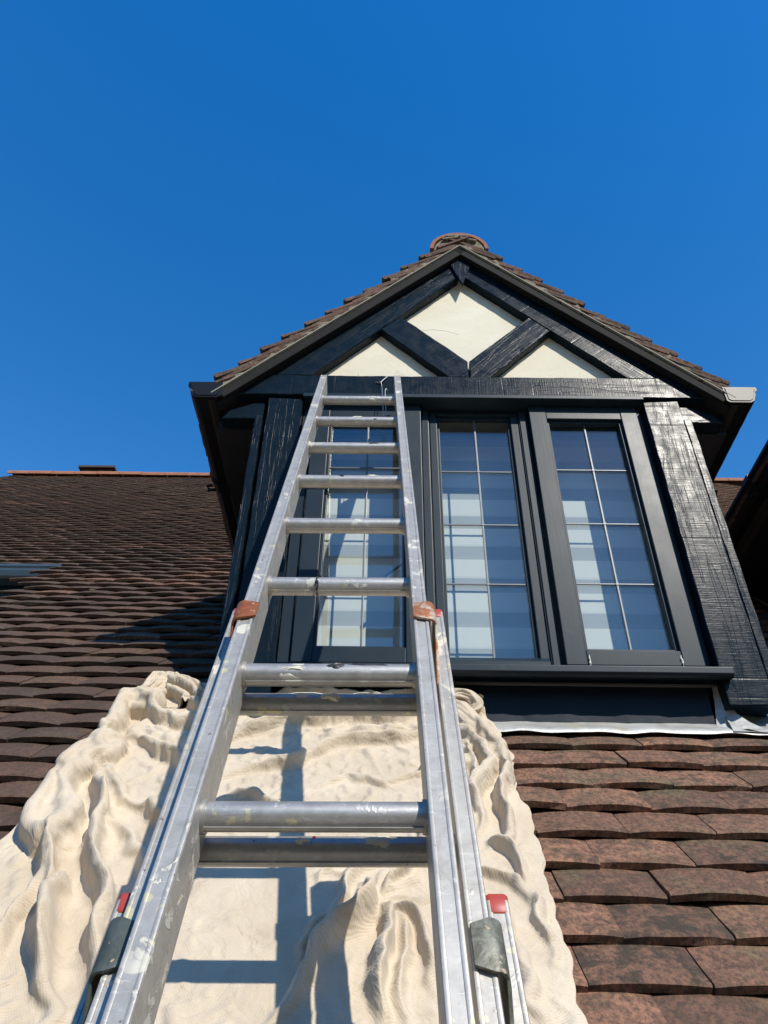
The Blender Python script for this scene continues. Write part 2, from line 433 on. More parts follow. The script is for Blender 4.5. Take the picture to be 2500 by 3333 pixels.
M = dict(timber=sawn_paint(), satin=satin_paint(), plaster=plaster(),
         tile_near=tile_mat('weathered_clay_tile', (0.056, 0.038, 0.029), (0.310, 0.160, 0.100), 0.85),
         tile_top=tile_mat('old_clay_tile', (0.115, 0.068, 0.050), (0.200, 0.105, 0.078), 1.0),
         alu=alu_mat('ladder_aluminium', (0.46, 0.445, 0.405), 0.48, 0.50, 0.75, 0.8, 2),
         alu_r=alu_mat('rung_aluminium', (0.43, 0.42, 0.395), 0.42, 0.60, 0.7, 0.8, 0),
         cloth=cloth_mat(), glass=glass_mat(), blind=blind_mat(), lead=lead_mat(), mortar=mortar_mat(), brick=brick_mat(),
         gutter=plain('black_plastic', (0.007, 0.008, 0.010), 0.42, 0, 0.2, 12, 0, 0.2),
         came=plain('lead_came', (0.10, 0.11, 0.12), 0.45, 0.4, 0.2, 40),
         fibre=plain('fibre_cement', (0.25, 0.24, 0.19), 0.9, 0, 0.3, 18, 0.001),
         soffit=plain('soffit_board', (0.012, 0.0115, 0.010), 0.8, 0, 0.6, 14, 0.001, 0.2),
         black=plain('black_board', (0.012, 0.013, 0.016), 0.6, 0, 0.3, 8),
         apron=plain('painted_apron', (0.005, 0.012, 0.022), 0.5, 0, 0.3, 9, 0.002, 0.2),
         deck=plain('roof_felt', (0.02, 0.018, 0.016), 0.9),
         ridge=plain('terracotta', (0.26, 0.115, 0.068), 0.85, 0, 0.45, 9, 0.003, 0.2),
         red=plain('red_plastic', (0.36, 0.052, 0.036), 0.45, 0, 0.25, 60),
         rust=rust_mat('rusty_steel', (0.24, 0.070, 0.018), (0.33, 0.105, 0.030)),
         rust2=rust_mat('part_rusted_steel', (0.46, 0.39, 0.29), (0.32, 0.11, 0.035), 0.50),
         rust3=rust_mat('grey_green_steel', (0.10, 0.10, 0.075), (0.20, 0.20, 0.16), 0.5),
         rust4=rust_mat('dull_green_steel', (0.06, 0.075, 0.065), (0.085, 0.10, 0.09), 0.5),
         blackpaint=plain('spilt_black_paint', (0.012, 0.013, 0.014), 0.5, 0, 0.3, 80),
         creampaint=plain('dried_cream_paint', (0.62, 0.58, 0.44), 0.7, 0, 0.2, 80, 0.001),
         wire=plain('galvanised_wire', (0.55, 0.54, 0.50), 0.35, 0.8),
         chrome=plain('chrome', (0.6, 0.62, 0.65), 0.15, 1.0),
         cream=plain('cream_board', (0.30, 0.31, 0.30), 0.6),
         moss=plain('dry_moss', (0.16, 0.12, 0.05), 0.95, 0, 0.4, 90),
         vent=plain('vent_plastic', (0.22, 0.22, 0.20), 0.5),
         grass=grass_mat())

# ------------------------------------------------------------------ ground
GZ = -4.9
g = mesh_obj('ground', [(-3000, -3000, GZ), (3000, -3000, GZ), (3000, 3000, GZ), (-3000, 3000, GZ)], [(0, 1, 2, 3)], M['grass'])
g['kind'] = 'structure'
pt = mesh_obj('bounce_paving', [(-9, -9, GZ + .004), (9, -9, GZ + .004), (9, 3, GZ + .004), (-9, 3, GZ + .004)], [(0, 1, 2, 3)], plain('pale_bounce_surface', (0.46, 0.39, 0.30), 0.9, 0, 0.15, 3))  # unseen pale plane added to bounce warm light up at the roof
pt['kind'] = 'structure'

def sky_blocker_belt():  # unseen foliage ring, added to cut light from the horizon sky
    r = np.random.RandomState(9); V = []; F = []
    for k in range(9000):
        a = r.uniform(-math.pi * 1.12, math.pi * .12); rad = r.uniform(26, 36); t = r.rand() ** .8
        top = 12.5 + 3.0 * math.sin(a * 7) + 2.0 * math.sin(a * 17 + 1)
        c = Vector((rad * math.cos(a), rad * math.sin(a), GZ + t * top)); sz = r.uniform(.5, 1.3)
        u = Vector(r.normal(size=3)).normalized(); w = u.cross(Vector(r.normal(size=3))).normalized()
        n = len(V); V += [c + u * sz, c + w * sz * .7, c - u * sz, c - w * sz * .7]; F.append((n, n + 1, n + 2, n + 3))
    o = mesh_obj('sky_blocker', V, F, plain('blocker_foliage', (0.035, 0.055, 0.018), 0.8, 0, 0.5, 2))
    tag(o, 'unseen dark foliage belt added behind the viewer to block low sky light', 'trees', kind='stuff')
sky_blocker_belt()

# ------------------------------------------------------------------ plain tiles laid in courses
def tiles(name, O, U, V, Nn, u0, u1, vlist, mat, parent, accept, w=0.165, tint=None, seed=1, camber=0.0045, tail=0.040, drop=0.0075):
    r = np.random.RandomState(seed)
    O, U, V, Nn = [np.array(a, dtype=float) for a in (O, U, V, Nn)]
    nc = 6
    ts = np.linspace(0, 1, nc)
    VV = []; FF = []; AA = []
    base = 0
    for k, v in enumerate(vlist):
        n = int((u1 - u0) / w) + 2
        ph = (k % 2) * 0.5 * w + r.uniform(-0.012, 0.012)
        wob = r.uniform(-0.002, 0.002)
        for i in range(n):
            ua = u0 + i * w + ph + r.uniform(-0.002, 0.002)
            if not accept(ua + w / 2, v): continue
            c = camber + r.uniform(-0.0022, 0.0022)
            ww = w - 0.0006 - r.uniform(0, 0.0006)
            dv = r.uniform(-0.0022, 0.0022) + wob; sk = r.uniform(-0.0022, 0.0022)
            chip = r.uniform(-0.0008, 0.0008, nc) - (r.rand(nc) < .05) * r.uniform(-.004, 0)
            up = r.uniform(-0.0015, 0.0018) if r.rand() > 0.035 else 0.006
            rot = r.uniform(-0.0016, 0.0016)
            L = 0.150; th = 0.0140
            top = []; 
            for vv, nb in ((0.0, tail), (0.006, tail + 0.0008), (0.05, tail - drop), (L, tail - drop * 3)):
                for ti, t in enumerate(ts):
                    arch = c * (1 - (2 * t - 1) ** 2)
                    edge = -0.0010 if t in (0, 1) else 0
                    top.append(O + U * (ua + t * ww) + V * (v + dv + sk * (t - .5) + vv + (chip[ti] if vv < .01 else 0)) + Nn * (nb + up * (1 - vv / L) + arch + edge + rot * (2 * t - 1) - (0.001 if vv == 0 else 0)))
            bot = []
            for vv, nb in ((0.0, tail - th), (L, tail - drop * 3 - th)):
                for t in ts:
                    arch = c * (1 - (2 * t - 1) ** 2)
                    bot.append(O + U * (ua + t * ww) + V * (v + dv + sk * (t - .5) + vv) + Nn * (nb + up * (1 - vv / L) + arch + rot * (2 * t - 1)))
            VV.append(np.array(top + bot))
            f = []
            for q in range(3):
                for j in range(nc - 1): f.append((q * nc + j, q * nc + j + 1, (q + 1) * nc + j + 1, (q + 1) * nc + j))
            b0 = 4 * nc; b1 = 5 * nc
            for j in range(nc - 1):
                f.append((b0 + j, b0 + j + 1, j + 1, j))
                f.append((b0 + j + 1, b0 + j, b1 + j, b1 + j + 1))
            f.append((0, nc, 2 * nc, 3 * nc, b1, b0)); f.append((nc - 1, b0 + nc - 1, b1 + nc - 1, 4 * nc - 1, 3 * nc - 1, 2 * nc - 1))
            FF += [tuple(x + base for x in q) for q in f]
            base += 6 * nc
            tc = tint(ua, v, r) if tint else (r.rand(), r.uniform(0.3, 1), r.uniform(0.2, 1))
            AA.append(np.tile(np.array([*tc, 1.0]), (6 * nc, 1)))
    return mesh_obj(name, np.concatenate(VV), FF, mat, parent, attr=np.concatenate(AA))

def half_round_run(mb, a, b, r, length=0.30, thick=0.014, n=12, seed=3, updir=(0, 0, 1)):
    rr = np.random.RandomState(seed)
    a = Vector(a); b = Vector(b); d = (b - a); L = d.length; d.normalize()
    side = d.cross(Vector(updir)).normalized(); up = side.cross(d).normalized()
    k = int(L / length)
    for i in range(k + 1):
        s0 = i * length; s1 = min(L, s0 + length - 0.006)
        if s1 - s0 < .05: continue
        jo = rr.uniform(-0.004, 0.004); V = []
        for s in (s0, s1):
            for q in (r, r - thick):
                for j in range(n + 1):
                    th = math.pi * (j / n) * 1.0
                    V.append(a + d * s + side * (math.cos(th) * q) + up * (math.sin(th) * q * 0.95 + jo))
        m1 = n + 1; F = []
        for j in range(n):
            F.append((j, j + 1, 2 * m1 + j + 1, 2 * m1 + j)); F.append((m1 + j + 1, m1 + j, 3 * m1 + j, 3 * m1 + j + 1))
            F.append((j + 1, j, m1 + j, m1 + j + 1)); F.append((2 * m1 + j, 2 * m1 + j + 1, 3 * m1 + j + 1, 3 * m1 + j))
        for j in (0, n): F.append((j, 2 * m1 + j, 3 * m1 + j, m1 + j))
        mb.add(V, F)
    return mb

# ------------------------------------------------------------------ house: main roof, ridge, walls, chimney
H = 1.100                    # roof deck: z = y - H
house = empty('house', 'brown clay tiled main roof of the house, rising behind and below the dormers', 'house', (0, 1.0, GZ))
hp = Matrix.Translation((0, -1.0, -GZ))
def to_house(o):
    o.matrix_parent_inverse = Matrix.Translation((0, -1.0, -GZ)); return o
YR = 8.0; S2 = math.sqrt(0.5)
Vd = (0, S2, S2); Nd = (0, -S2, S2)
T0 = 1.7790
def y_of(v): return v * S2
vlist = []
k = 0
y = T0 + 0.0690 * 90
while y > 0.62:
    if y < YR + 0.02: vlist.append(y / S2)
    y -= 0.0690
vlist = vlist[::-1]
def acc_main(u, v):
    y = v * S2
    if u < -5.1 - (YR - y) * 1.0 * 0.6: return False
    if u < -1.70 and y < 3.36: return False
    for c_ in (0.278, 2.289):                        # no tiles inside the dormers, up to their valleys
        d_ = abs(u - c_)
        if d_ < .61 and 1.90 < y < 3.70 - 1.01 * d_: return False
    if y > 3.8 and u > 4.5: return False
    if y < 2.0 and abs(u) > 2.3: return False
    return True
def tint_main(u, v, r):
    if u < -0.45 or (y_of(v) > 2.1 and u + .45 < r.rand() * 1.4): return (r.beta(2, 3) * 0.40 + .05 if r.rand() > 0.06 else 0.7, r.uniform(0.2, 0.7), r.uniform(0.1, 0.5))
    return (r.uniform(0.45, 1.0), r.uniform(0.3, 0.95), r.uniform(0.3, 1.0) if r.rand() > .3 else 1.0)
o = to_house(tiles('roof_tiles', (0, 0, -H), (1, 0, 0), Vd, Nd, -8.3, 5.0, vlist, M['tile_near'], house, acc_main, tint=tint_main, seed=4))
dk = MB()
def quadprism(P, th):
    v = [Vector(p) for p in P]; n = Vector(Nd)
    w = v + [p - n * th for p in v]
    dk.add(w, [(0, 1, 2, 3), (7, 6, 5, 4), (0, 4, 5, 1), (1, 5, 6, 2), (2, 6, 7, 3), (3, 7, 4, 0)])
quadprism([(-1.69, 0.64, 0.64 - H), (5, 0.64, 0.64 - H), (5, 3.36, 3.36 - H), (-1.69, 3.36, 3.36 - H)], 0.03)
quadprism([(-7.9, 3.37, 3.37 - H), (5, 3.37, 3.37 - H), (5, YR, YR - H), (-5.15, YR, YR - H)], 0.03)
to_house(dk.build('roof_deck', M['deck'], house))
# back slope and hip slope, so that the roof is a solid
bs = MB(); zr = YR - H
bs.add([(5, YR, zr - .02), (-5.15, YR, zr - .02), (-7.9, 3.37, 3.37 - H - .02), (-8.5, 9.0, 2.2), (-8.2, 12.7, 2.2), (5, 12.7, 2.2)], [(0, 1, 4, 5), (1, 2, 3, 4)])
to_house(bs.build('back_roof', M['tile_top'], house))
rb = MB(); half_round_run(rb, (-5.15, YR, zr + 0.00), (5, YR, zr + 0.00), 0.115, 0.305)
to_house(rb.build('ridge', M['ridge'], house, smooth=True))
wl_ = MB(); wl_.box(-1.66, 5, 0.85, 1.05, GZ, -0.27); wl_.box(-1.66, -1.46, 1.06, 3.5, GZ, -0.27)
to_house(wl_.build('brick_wall', M['brick'], house))
w2 = MB(); w2.box(-8, -1.76, 3.62, 3.8, GZ, 2.30)
w2.prism([(-1.705, -0.3), (-1.672, -0.3), (-1.672, 2.2), (-1.705, 2.2)], 3.37, 3.62)
# dark tile-hung return beside the lower roof edge
w2.add([(-1.70, 0.8, -0.32), (-1.70, 3.36, 2.24), (-1.70, 3.36, -0.4), (-1.70, 0.8, -0.4)], [(0, 1, 2, 3)])
to_house(w2.build('side_wall', M['black'], house))

OGEE = [(0, 0), (0.108, 0), (0.108, -0.012), (0.100, -0.022), (0.098, -0.034), (0.088, -0.060), (0.074, -0.069), (0.010, -0.069), (0.0, -0.062)]
OGEE_IN = [(p * 0.93 + 0.004, q * 0.93 - 0.0) for p, q in OGEE]
def gutter_run(mb, a, b, out, up=(0, 0, 1)):
    """hollow ogee channel"""
    a = Vector(a); b = Vector(b); out = Vector(out); up = Vector(up)
    n = len(OGEE); V = []
    path = OGEE[1:] + [OGEE[0]]
    inner = [(min(p, 0.104) if p > .05 else max(p, 0.004), q + 0.004 if q < -0.001 else q) for p, q in path]
    for P in (a, b):
        V += [P + out * p + up * q for p, q in path]
        V += [P + out * (p * 0.94 + 0.003) + up * (q * 0.94) for p, q in path]
    F = []
    for i in range(n - 1):
        F.append((i, i + 1, 2 * n + i + 1, 2 * n + i)); F.append((n + i + 1, n + i, 3 * n + i, 3 * n + i + 1))
    for i in (0, n - 1): F.append((i, n + i, 3 * n + i, 2 * n + i))
    mb.add(V, F)
    return mb

# eaves gutters of the main roof
gt = MB(); gutter_run(gt, (-8, 3.40, 2.262), (-1.675, 3.40, 2.262), (0, -1, 0))
gt.prism([(-2.09, 2.185), (-2.05, 2.185), (-2.05, 2.274), (-2.09, 2.274)], 3.285, 3.405)
gt.box(-1.682, -1.674, 3.29, 3.40, 2.190, 2.264)
o = to_house(gt.build('gutter', plain('sky_sheen_gutter', (0.045, 0.075, 0.105), 0.35), house)); o['label'] = 'black gutter along the upper left eaves'  # black gutter; the sky's blue sheen is put into its base colour
gt2 = MB(); gt2.sweep([(0.02, 0), (0.02, -0.12), (0.045, -0.12), (0.045, 0)], (-8, 3.44, 2.225), (-1.70, 3.44, 2.225), (0, -1, 0), (0, 0, 1))
to_house(gt2.build('fascia', M['satin'], house))
gt3 = MB(); gutter_run(gt3, (-1.66, 0.62, -0.46), (5, 0.62, -0.46), (0, -1, 0))
to_house(gt3.build('gutter', M['gutter'], house))
ch = MB(); ch.box(-4.74, -4.26, 9.0, 9.5, 2.5, 7.80); ch.box(-4.77, -4.23, 8.96, 9.54, 7.802, 7.87); ch.box(-4.73, -4.27, 9.0, 9.5, 7.872, 7.97)
ch.box(-4.78, -4.22, 8.95, 9.55, 7.972, 8.01)
o = to_house(ch.build('chimney', plain('sooty_brick', (0.06, 0.035, 0.026), 0.9, 0, 0.4, 8), house))

# ------------------------------------------------------------------ dormer window
CX = 0.278
def seg_poly(a, b, w_left, w_right):
    a = Vector((a[0], a[1])); b = Vector((b[0], b[1])); d = (b - a).normalized(); n = Vector((-d.y, d.x))
    return [a - n * w_right, b - n * w_right, b + n * w_left, a + n * w_left]

def plank(name, poly, y0, y1, parent, grain, mat=None, jit=0.0011, bevel=0.0022, seed=0):
    """rough-sawn board: polygon in XZ with slightly wandering edges, extruded y0..y1, UV along the grain"""
    r = np.random.RandomState(seed + 11)
    P = []; n = len(poly)
    for i in range(n):
        a = np.array(poly[i], float); b = np.array(poly[(i + 1) % n], float)
        L = np.linalg.norm(b - a); k = max(1, int(L / 0.014)); nn = np.array([-(b - a)[1], (b - a)[0]]) / max(L, 1e-6)
        ph = r.uniform(0, 6, 3)
        for j in range(k):
            t = j / k
            off = 0 if j == 0 else jit * (r.uniform(-.6, .6) + 0.8 * math.sin(t * L * 40 + ph[0]) * 0.8)
            P.append(a + (b - a) * t + nn * off)
    m = MB(); m.prism([tuple(p) for p in P], y0, y1)
    g = np.array(grain, float); g /= np.linalg.norm(g); pn = np.array([-g[1], g[0]])
    ou, ov = r.uniform(0, 20), r.uniform(0, 20)
    m.uv = [(v[0] * g[0] + v[2] * g[1] + ou, v[0] * pn[0] + v[2] * pn[1] + v[1] + ov) for v in m.v]
    return m.build(name, mat or M['timber'], parent, bevel=bevel, seg=1)

def build_dormer():
    D = empty('dormer_window', 'half-timbered black and cream dormer with three leaded lights, ladder leaning on it', 'dormer', (CX, 1.78, 0.80))
    inv = Matrix.Translation((-CX, -1.78, -0.80))
    kids = []
    def K(o, par=None):
        if par is None: o.parent = D; o.matrix_parent_inverse = inv
        else: o.parent = par
        kids.append(o); return o
    X = lambda d: CX + d
    # --- gable
    K(mesh_obj('gable_panel', [(X(-.62), 1.815, 1.93), (X(.62), 1.815, 1.93), (X(0), 1.815, 2.66), (X(-.62), 1.86, 1.93), (X(.62), 1.86, 1.93), (X(0), 1.86, 2.66)],
               [(0, 1, 2), (5, 4, 3), (0, 3, 4, 1), (1, 4, 5, 2), (2, 5, 3, 0)], M['plaster']))
    sl = 1.088
    ck = MB()
    for pts in ([(-.39, 2.02), (-.388, 2.045), (-.380, 2.052), (-.384, 2.075)], [(-.17, 2.30), (-.12, 2.312), (-.07, 2.305), (-.02, 2.285)], [(.09, 2.20), (.115, 2.225), (.15, 2.25), (.165, 2.272)],
                [(.27, 2.02), (.285, 2.040), (.300, 2.047)], [(.40, 2.02), (.408, 2.038), (.425, 2.05)]):
        ck.tube([(X(x), 1.8149, z) for x, z in pts], [.0003] + [.0006] * (len(pts) - 2) + [.0003], 5)
    K(ck.build('hairline_cracks', plain('crack_brown', (.30, .26, .18), .9), None))  # thin brown lines along the plaster cracks
    def Lz(dx, c): return c - sl * abs(dx)
    top_lo = 2.600; top_hi = 2.735
    for sgn, seed in ((-1, 1), (1, 2)):
        z1 = 2.014
        xa = (top_lo - z1) / sl; xb = (top_hi - z1) / sl
        poly = [(X(sgn * .012), top_lo - sl * .012), (X(sgn * xa), z1), (X(sgn * xb), z1), (X(sgn * .012), top_hi - sl * .012)]
        if sgn > 0: poly = poly[::-1]
        K(plank('gable_rafter', poly, 1.778, 1.8145, None, (sgn * 1, -sl), seed=seed))
    for sgn, seed in ((-1, 3), (1, 4)):
        poly = [(X(sgn * .0025), 2.015), (X(sgn * .072), 2.015), (X(sgn * .306), 2.268), (X(sgn * .236), 2.345), (X(sgn * .0025), 2.098)]
        if sgn > 0: poly = poly[::-1]
        K(plank('diagonal_brace', poly, 1.781, 1.8145, None, (sgn * .30, .33), seed=seed))
    pend = [(X(-.049), 2.680), (X(.0015), 2.521), (X(.046), 2.668), (X(-.002), 2.715)]
    K(plank('pendant', pend, 1.7668, 1.7765, None, (0.05, 1), seed=6, jit=0.0006))
    K(plank('tie_beam', [(X(-.785), 1.917), (X(.785), 1.917), (X(.785), 1.955), (X(.735), 2.012), (X(-.735), 2.012), (X(-.785), 1.955)], 1.776, 1.8143, None, (1, 0), seed=7))
    b = MB(); b.box(X(-.56), X(.568), 1.768, 1.83, 1.8995, 1.9155); K(b.build('head_strip', M['satin'], None, bevel=0.002))
    K(plank('corner_post', [(X(-.675), .826), (X(-.562), .826), (X(-.562), 1.898), (X(-.675), 1.905)], 1.780, 1.862, None, (0, 1), seed=8))
    K(plank('corner_post', [(X(.568), .826), (X(.684), .826), (X(.684), 1.906), (X(.568), 1.898)], 1.780, 1.862, None, (0, 1), seed=9))
    for sgn in (-1, 1):
        x0, x1 = sorted((X(sgn * .6865), X(sgn * .712)))
        K(plank('edge_board', [(x0, .84), (x1, .84), (x1, 1.823), (x0, 1.823)], 1.783, 1.85, None, (0, 1), seed=12 + sgn))
        xs = sorted((X(sgn * .690), X(sgn * .826)))
        pl = [(X(sgn * .690), 1.825), (X(sgn * .826), 1.825), (X(sgn * .80), 1.865), (X(sgn * .72), 1.90), (X(sgn * .690), 1.90)]
        if sgn < 0: pl = pl[::-1]
        K(plank('eaves_block', pl, 1.800, 1.848, None, (1, 0), seed=16 + sgn))
        # closed eaves box behind
        e = MB(); e.prism([(X(sgn * .60), 1.905), (X(sgn * .828), 1.830), (X(sgn * .862), 1.872), (X(sgn * .60), 2.12)], 1.85, 3.0)
        K(e.build('eaves_box', M['black'], None))
        so = MB(); a_, b_ = sorted((X(sgn * .69), X(sgn * .85))); so.box(a_, b_, 1.8505, 2.9, 1.822, 1.832)
        K(so.build('soffit', M['black'], None))
        # cheek
        c = MB(); a_, b_ = sorted((X(sgn * .64), X(sgn * .683)))
        c.add([(a_, 1.863, .74), (b_, 1.863, .74), (b_, 3.05, 1.93), (a_, 3.05, 1.93), (a_, 1.863, 2.0), (b_, 1.863, 2.0), (b_, 3.05, 2.0), (a_, 3.05, 2.0)],
              [(0, 1, 2, 3), (7, 6, 5, 4), (0, 4, 5, 1), (1, 5, 6, 2), (2, 6, 7, 3), (3, 7, 4, 0)])
        K(c.build('cheek', M['black'], None))
        # gutter with stop end
        gm = MB(); go = (sgn, 0, 0); gx = X(sgn * .829)
        gutter_run(gm, (gx, 1.7475, 1.937), (gx, 3.05, 1.937), go)
        # union bracket
        prof = [(-0.002, 0.004), (0.112, 0.004), (0.114, -0.02), (0.102, -0.036), (0.094, -0.064), (0.078, -0.076), (0.006, -0.076), (-0.004, -0.066)]
        gm.sweep(prof, (gx, 2.18, 1.937), (gx, 2.225, 1.937), go, (0, 0, 1))
        gm.tube([(gx + sgn * .10, 2.2, 1.878), (gx + sgn * .118, 2.2, 1.870), (gx + sgn * .112, 2.2, 1.851), (gx + sgn * .085, 2.2, 1.854)], 0.006, 6)
        go_ = K(gm.build('gutter', M['gutter'], None))
        em = MB()
        capf = [(p, q) for p, q in OGEE]
        em.sweep([(-0.002, 0.002), (0.110, 0.002), (0.1115, -0.013), (0.1025, -0.022), (0.1005, -0.035), (0.090, -0.062), (0.075, -0.0715), (0.008, -0.0715), (-0.002, -0.064)],
                 (gx, 1.745, 1.937), (gx, 1.758, 1.937), go, (0, 0, 1))
        em.sweep([(0.005, -0.004), (0.103, -0.004), (0.104, -0.013), (0.0955, -0.023), (0.093, -0.036), (0.084, -0.057), (0.073, -0.065), (0.013, -0.065), (0.005, -0.058)],
                 (gx, 1.7425, 1.937), (gx, 1.7445, 1.937), go, (0, 0, 1))
        ec = em.build('end_cap', M['gutter'], go_, bevel=0.0008, seg=1); kids.append(ec)
    # --- roof of the dormer
    a1 = 1.010; ln = math.sqrt(1 + a1 * a1)
    zap = 2.751
    for sgn in (-1, 1):
        Vv = np.array([-sgn / ln, 0, a1 / ln]); Nn = np.array([sgn * a1 / ln, 0, 1 / ln])
        O = np.array([X(sgn * .872), 1.745, zap - a1 * .872])
        Ls = .872 * ln
        vl = [-.022 + i * 0.099 for i in range(13) if -.022 + i * .099 < Ls - .06]
        def acc(u, v, Ls=Ls):
            # stop where the dormer runs into the main roof
            z = O[2] + (v * a1 / ln); return (1.745 + u) < z + H + 0.12
        tm = tiles('roof_tiles', O, (0, 1, 0) , Vv, Nn, -.002 - 0.165, 2.9, vl, M['tile_top'], None,
                   lambda u, v, acc=acc: acc(u, v) and u > -0.05, seed=20 + sgn, tint=lambda u, v, r: (r.rand(), r.uniform(.3, 1), r.uniform(.5, 1)), camber=0.003, tail=0.062, drop=0.0115)
        ta = tiles('under_slips', O, (0, 1, 0), Vv, Nn, -.002 - 0.165, .30, [v_ + .020 for v_ in vl[:-1]], M['tile_top'], None,
                   lambda u, v: -0.05 < u < .2, seed=30 + sgn, tint=lambda u, v, r: (r.rand(), r.uniform(.2, .8), r.uniform(.2, .8)), camber=0.003, tail=0.044, drop=0.0115)
        # square the verge: clamp to the gable face
        rj = np.random.RandomState(40 + sgn)
        for q_ in (tm, ta):
            me = q_.data
            co = np.empty(len(me.vertices) * 3); me.vertices.foreach_get('co', co); co = co.reshape(-1, 3)
            co[:, 1] = np.where(co[:, 1] < 1.7475, 1.743 + (np.round(co[:, 0], 2) * 37 % 0.007), co[:, 1])
            me.vertices.foreach_set('co', co.ravel()); me.update()
            K(q_)
        dkm = MB(); 
        def P(s, y, n): 
            p = O + Vv * s + Nn * n; return (p[0], y, p[2])
        dkm.add([P(0, 1.757, -.002), P(Ls, 1.757, -.002), P(Ls, 3.95, -.002), P(0, 3.0, -.002), P(0, 1.757, -.02), P(Ls, 1.757, -.02), P(Ls, 3.95, -.02), P(0, 3.0, -.02)],
                [(0, 1, 2, 3), (7, 6, 5, 4), (0, 4, 5, 1), (1, 5, 6, 2), (2, 6, 7, 3), (3, 7, 4, 0)])
        K(dkm.build('roof_deck', M['deck'], None))
        mm = MB(); steps = 60; V = []
        for i in range(steps + 1):
            s = Ls * i / steps
            lift = 0.026 if i not in (0, ) else 0.012
            yj = 1.7485 + 0.0025 * math.sin(i * 1.7) + rj.uniform(-.0012, .0012)
            fr = ((s + .022) % .099) / .099
            V += [P(s, yj, .003), P(s, yj + .001, 0.036 - 0.016 * fr + rj.uniform(-.002, .002)), P(s, 1.785, 0.004), P(s, 1.785, .034 - .014 * fr)]
        F = []
        for i in range(steps):
            a = 4 * i; c_ = a + 4
            F += [(a, c_, c_ + 1, a + 1), (a + 1, c_ + 1, c_ + 3, a + 3), (a, a + 2, c_ + 2, c_)]
        mm.add(V, F); K(mm.build('verge_mortar', M['mortar'], None))
        uc = MB(); uc.add([P(.02, 1.742, -.0015), P(Ls, 1.742, -.0015), P(Ls, 1.742, .0025), P(.02, 1.742, .0025), P(.02, 1.777, -.004), P(Ls, 1.777, -.004), P(Ls, 1.777, .003), P(.02, 1.777, .003)],
                          [(3, 2, 1, 0), (4, 5, 6, 7), (0, 1, 5, 4), (1, 2, 6, 5), (2, 3, 7, 6), (3, 0, 4, 7)])
        K(uc.build('undercloak', M['fibre'], None))
        bb = MB(); bb.add([P(.04, 1.749, -.038), P(Ls - .0, 1.749, -.038), P(Ls, 1.749, -.0045), P(.04, 1.749, -.0045), P(.04, 1.765, -.038), P(Ls, 1.765, -.038), P(Ls, 1.765, -.0045), P(.04, 1.765, -.0045)],
                          [(3, 2, 1, 0), (4, 5, 6, 7), (0, 1, 5, 4), (1, 2, 6, 5), (2, 3, 7, 6), (3, 0, 4, 7)])
        K(bb.build('barge_board', M['soffit'], None, bevel=0.0015, seg=1))
        vs = MB(); vs.add([P(.02, 1.7655, -.030), P(Ls, 1.7655, -.030), P(Ls, 1.7655, -.022), P(.02, 1.7655, -.022), P(.02, 1.8065, -.030), P(Ls, 1.8065, -.030), P(Ls, 1.8065, -.022), P(.02, 1.8065, -.022)],
                          [(3, 2, 1, 0), (4, 5, 6, 7), (0, 1, 5, 4), (1, 2, 6, 5), (2, 3, 7, 6), (3, 0, 4, 7)])
        K(vs.build('verge_soffit', M['black'], None))
    rm = MB(); half_round_run(rm, (X(0), 1.760, 2.756), (X(0), 4.1, 2.756), 0.117, 0.30)
    K(rm.build('ridge', M['ridge'], None, smooth=True))
    # mortar filling the ridge end, with slips of tile
    mr = MB(); arc = [(X(math.cos(t) * .100), 2.748 + math.sin(t) * .098) for t in np.linspace(0, math.pi, 14)]
    mr.prism(arc, 1.765, 1.80); K(mr.build('ridge_mortar', M['mortar'], None))
    ts_ = MB()
    for (x0, x1, z, dz) in ((-.050, .045, .078, .004), (-.066, .0, .056, .016), (.006, .070, .066, -.020)):
        ts_.add([(X(x0), 1.7515, zap + z), (X(x1), 1.7515, zap + z + dz), (X(x1), 1.7515, zap + z + dz + .010), (X(x0), 1.7515, zap + z + .010),
                 (X(x0), 1.785, zap + z), (X(x1), 1.785, zap + z + dz), (X(x1), 1.785, zap + z + dz + .010), (X(x0), 1.785, zap + z + .010)],
                [(3, 2, 1, 0), (4, 5, 6, 7), (0, 1, 5, 4), (1, 2, 6, 5), (2, 3, 7, 6), (3, 0, 4, 7)])
    K(ts_.build('tile_slips', M['mortar'], None, bevel=0.001, seg=1))

    # --- window: frame, three lights
    wf = MB()
    wf.box(X(-.56), X(-.528), 1.815, 1.90, .902, 1.95)
    wf.box(X(.538), X(.566), 1.815, 1.90, .902, 1.95)
    wf.box(X(-.527), X(.537), 1.835, 1.90, 1.915, 1.96)
    wf.box(X(-.527), X(.537), 1.835, 1.90, .902, .938)
    for x0, x1 in ((-.168, -.142), (.156, .186)): wf.box(X(x0), X(x1), 1.826, 1.90, .9385, 1.9145)
    wf.box(X(-.166), X(-.144), 1.8215, 1.8255, .94, 1.90); wf.box(X(.160), X(.180), 1.8215, 1.8255, .94, 1.90)
    frame = K(wf.build('window_frame', M['satin'], None, bevel=0.0015, seg=2))
    def light(kind, xa, xb, zb, zt, stile, rt, rbot, yf, yg, hb):
        f = MB(); y1 = 1.862
        f.box(X(xa), X(xa + stile), yf, y1, zb, zt); f.box(X(xb - stile), X(xb), yf, y1, zb, zt)
        f.box(X(xa + stile + .0004), X(xb - stile - .0004), yf + .0012, y1, zt - rt, zt - .0004)
        f.box(X(xa + stile + .0004), X(xb - stile - .0004), yf + .0012, y1, zb + .0004, zb + rbot)
        fr = K(f.build('casement' if kind != 'fixed' else 'fixed_light', M['satin'], None, bevel=0.0022, seg=2))
        gx0, gx1, gz0, gz1 = xa + stile, xb - stile, zb + rbot, zt - rt
